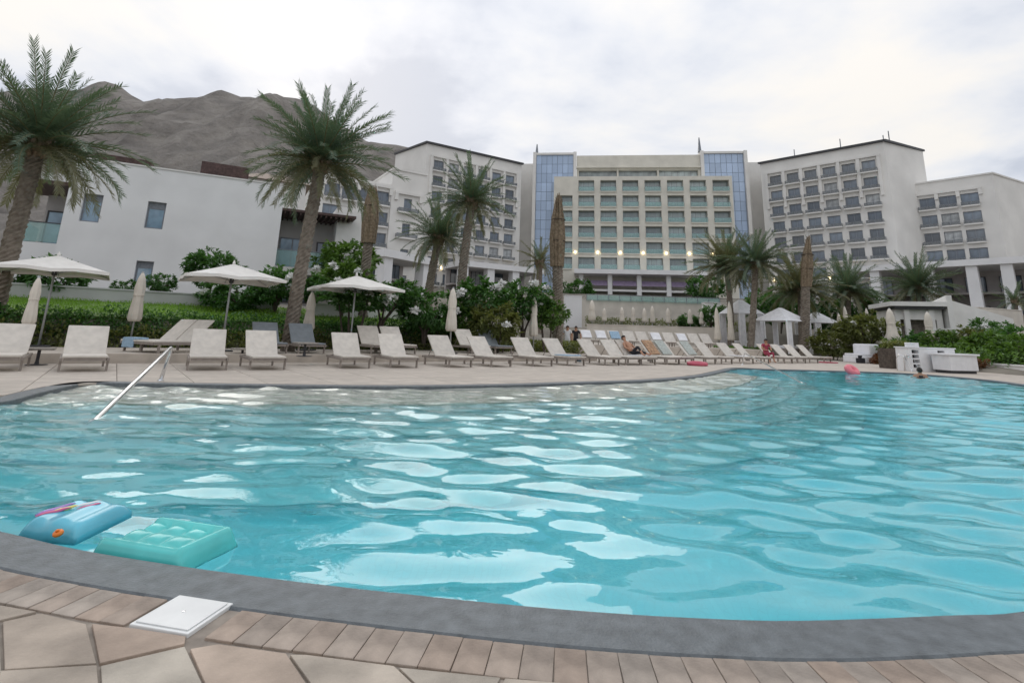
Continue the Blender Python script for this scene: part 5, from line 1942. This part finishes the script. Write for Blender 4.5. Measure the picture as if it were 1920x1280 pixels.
# ------------------------------------------------------------------ people
def person(name_label, J, cloth, loc, rz, height=1.70, zone=('torso',), hair_long=True):
    """J: joint positions (x forward, y left, z up) of one skinned body"""
    order = ['pelvis', 'waist', 'chest', 'neck', 'head', 'crown', 'shL', 'elL', 'wrL', 'haL', 'shR', 'elR', 'wrR', 'haR', 'hiL', 'knL', 'anL', 'toL', 'hiR', 'knR', 'anR', 'toR']
    R = dict(pelvis=.145, waist=.125, chest=.145, neck=.052, head=.085, crown=.075, sh=.062, el=.042, wr=.029, ha=.030, hi=.090, kn=.058, an=.038, to=.032)
    E = [('pelvis', 'waist'), ('waist', 'chest'), ('chest', 'neck'), ('neck', 'head'), ('head', 'crown')]
    for s_ in 'LR':
        E += [('chest', 'sh'+s_), ('sh'+s_, 'el'+s_), ('el'+s_, 'wr'+s_), ('wr'+s_, 'ha'+s_), ('pelvis', 'hi'+s_), ('hi'+s_, 'kn'+s_), ('kn'+s_, 'an'+s_), ('an'+s_, 'to'+s_)]
    me = bpy.data.meshes.new('body')
    idx = {k: i for i, k in enumerate(order)}
    me.from_pydata([J[k] for k in order], [(idx[a], idx[b]) for a, b in E], [])
    ob = bpy.data.objects.new('body', me)
    COL.objects.link(ob)
    sk = ob.modifiers.new('skin', 'SKIN')
    for i, k in enumerate(order):
        rr = R.get(k) or R[k[:2]]
        me.skin_vertices[0].data[i].radius = (rr, rr)
        me.skin_vertices[0].data[i].use_root = (k == 'pelvis')
    ss = ob.modifiers.new('sub', 'SUBSURF')
    ss.levels = 2
    dg = bpy.context.evaluated_depsgraph_get()
    dg.update()
    nm = bpy.data.meshes.new_from_object(ob.evaluated_get(dg))
    bpy.data.objects.remove(ob)
    nm.materials.clear()
    for m in ('skin', cloth):
        nm.materials.append(MATS[m])
    segs = [(Vector(J[a]), Vector(J[b]), a, b) for a, b in E]
    clothed = {'torso': {'waist', 'chest', 'pelvis'}, 'legs': {'hiL', 'hiR', 'pelvis', 'knL', 'knR'}, 'arms': {'shL', 'shR'}}
    zs = set().union(*[clothed[z] for z in zone])
    for p in nm.polygons:
        c = p.center
        best, bk = 9, None
        for a, b, na, nb in segs:
            d = b-a
            t = max(0, min(1, (c-a).dot(d)/d.length_squared))
            q_ = (a+d*t-c).length
            if q_ < best:
                best, bk = q_, (na, nb, t)
        na, nb, t = bk
        p.material_index = 1 if ((na in zs and (nb in zs or t < .5)) or (nb in zs and t > .5)) else 0
        p.use_smooth = True
    # fingers as short chains rooted in the palm
    bm = bmesh.new()
    bm.from_mesh(nm)
    for s_ in 'LR':
        w_, h_ = Vector(J['wr'+s_]), Vector(J['ha'+s_])
        d = (h_-w_).normalized()
        sd = d.cross(Vector((0, 0, 1)))
        sd = sd.normalized() if sd.length > .1 else Vector((0, 1, 0))
        nn_ = sd.cross(d)
        for k, (off, ln) in enumerate(((-.030, .070), (-.010, .082), (.010, .078), (.030, .060), (.045, .055))):
            mbf = MB()
            r0 = h_+sd*off*.8-(d*.03 if k == 4 else Vector())
            dd = (d+sd*(.9 if k == 4 else off*4)).normalized()
            mbf.tube([r0-dd*.02, r0+dd*ln*.5+nn_*-.006, r0+dd*ln-nn_*.022], [.0095, .009, .007], 6)
            vs = [bm.verts.new(v) for v in mbf.v]
            for f in mbf.f:
                bm.faces.new([vs[i] for i in f]).smooth = True
    bm.to_mesh(nm)
    bm.free()
    e = empty('person', loc, rz)
    tag(e, name_label, 'person')
    body = inst('body', nm, e)
    hd_ = Vector(J['head'])
    cr_ = Vector(J['crown'])
    up = (cr_-hd_).normalized()
    fw = Vector(J.get('look', (1, 0, 0)))
    fw = (fw-up*fw.dot(up)).normalized()
    sd = up.cross(fw)
    def hp(f, s_, u_):
        return (hd_+cr_)/2+fw*f+sd*s_+up*u_
    hair = MB()
    vs, fs = [], []
    N, K = 14, 8
    for j in range(K+1):
        ph = math.pi*.62*j/K
        for k in range(N):
            th = 2*math.pi*k/N
            back = .5-.5*math.cos(th)
            p2_ = ph*(.62+.55*back)
            r_ = .108
            vs.append(hp(r_*math.sin(p2_)*math.cos(th)*1.02-.008, r_*.88*math.sin(p2_)*math.sin(th), r_*1.08*math.cos(p2_)+.012))
    for j in range(K):
        for k in range(N):
            fs.append((j*N+k, j*N+(k+1) % N, (j+1)*N+(k+1) % N, (j+1)*N+k))
    hair.add(vs, fs).build('hair', 'hair', e, smooth=True)
    fc = MB()
    fc.tube([hp(.085, 0, .0), hp(.105, 0, -.02), hp(.086, 0, -.03)], [.010, .014, .010], 6)
    fc.tube([hp(-.0, .088, -.01), hp(-.01, .098, .0), hp(-.02, .088, .015)], [.012, .02, .012], 6)
    fc.tube([hp(-.0, -.088, -.01), hp(-.01, -.098, .0), hp(-.02, -.088, .015)], [.012, .02, .012], 6)
    fc.build('nose_and_ears', 'skin', body, smooth=True)
    ey = MB()
    for s_ in (-1, 1):
        c_ = hp(.080, s_*.032, .008)
        ey.tube([c_-sd*.012, c_+sd*.012], .007, 6)
    ey.tube([hp(.080, -.02, -.055), hp(.088, 0, -.058), hp(.080, .02, -.055)], .005, 6)
    ey.build('eyes_and_mouth', 'hair', body, smooth=True)
    return e
def stand(h=1.7, arms=.12, bend=0.0):
    k = h/1.7
    J = dict(pelvis=(0, 0, .92), waist=(0, 0, 1.08), chest=(.0, 0, 1.30), neck=(0, 0, 1.46), head=(.02, 0, 1.56), crown=(.015, 0, 1.63),
             shL=(0, .19, 1.39), elL=(-.02, .19+arms, 1.12), wrL=(.06, .19+arms, .88), haL=(.08, .18+arms, .80),
             shR=(0, -.19, 1.39), elR=(-.02, -.19-arms, 1.12), wrR=(.06, -.19-arms, .88), haR=(.08, -.18-arms, .80),
             hiL=(0, .10, .86), knL=(.02, .11, .48), anL=(-.02, .11, .08), toL=(.12, .13, .035),
             hiR=(0, -.10, .86), knR=(.02, -.11, .48), anR=(-.02, -.11, .08), toR=(.12, -.13, .035))
    return {a: tuple(c*k for c in b) for a, b in J.items()}
def sit():
    J = dict(pelvis=(0, 0, .46), waist=(-.03, 0, .62), chest=(.0, 0, .85), neck=(.03, 0, 1.01), head=(.06, 0, 1.10), crown=(.06, 0, 1.17),
             shL=(.0, .19, .94), elL=(.10, .24, .70), wrL=(.30, .14, .66), haL=(.37, .10, .66),
             shR=(.0, -.19, .94), elR=(.08, -.25, .70), wrR=(.28, -.16, .66), haR=(.35, -.12, .66),
             hiL=(.08, .10, .45), knL=(.46, .13, .52), anL=(.50, .13, .10), toL=(.64, .15, .045),
             hiR=(.08, -.10, .45), knR=(.46, -.13, .52), anR=(.50, -.13, .10), toR=(.64, -.15, .045))
    return J
def recline():
    # lounger coordinates: x from foot to head
    J = dict(pelvis=(1.02, 0, .475), waist=(1.14, 0, .60), chest=(1.29, 0, .77), neck=(1.42, 0, .93), head=(1.47, 0, 1.03), crown=(1.51, 0, 1.09),
             shL=(1.33, .19, .85), elL=(1.16, .27, .66), wrL=(.98, .20, .60), haL=(.91, .16, .60),
             shR=(1.33, -.19, .85), elR=(1.18, -.30, .68), wrR=(1.00, -.24, .56), haR=(.93, -.22, .54),
             hiL=(.94, .10, .45), knL=(.58, .13, .72), anL=(.30, .12, .395), toL=(.17, .13, .40),
             hiR=(.94, -.10, .45), knR=(.54, -.12, .50), anR=(.14, -.13, .40), toR=(.08, -.13, .50))
    J['look'] = (-1, 0, .3)
    return J
k = nearest_front(1166)
p = ST(*front[k])
person('tanned person in dark swimwear reclining on a poolside lounger', recline(), 'black_cloth', (p.x, p.y, 0), NANG, zone=('legs',))
k = nearest_front(1428)
p = ST(front[k][0]-.75, front[k][1]+.95)
person('person in maroon clothes sitting among the loungers near the row end', sit(), 'red_cloth', (p.x, p.y, 0), NANG+2.6, zone=('torso', 'legs', 'arms'))
for u, Y, cl, lb, z in ((1064, 33.0, 'white_cloth', 'person in white standing behind the middle loungers', 0), (1080, 34.0, 'black_cloth', 'person in dark clothes standing by the tied thick palm', 0)):
    q = A(u, 640, Y)
    person(lb, stand(1.66), cl, (q.x, q.y, z), -1.8, zone=('torso', 'legs', 'arms'))
q = G(1715, 706, -.05)
person('dark haired swimmer standing in the water before the towel station', stand(1.60), 'black_cloth', (q.x, q.y-.3, -1.3), 1.2, zone=('torso',))
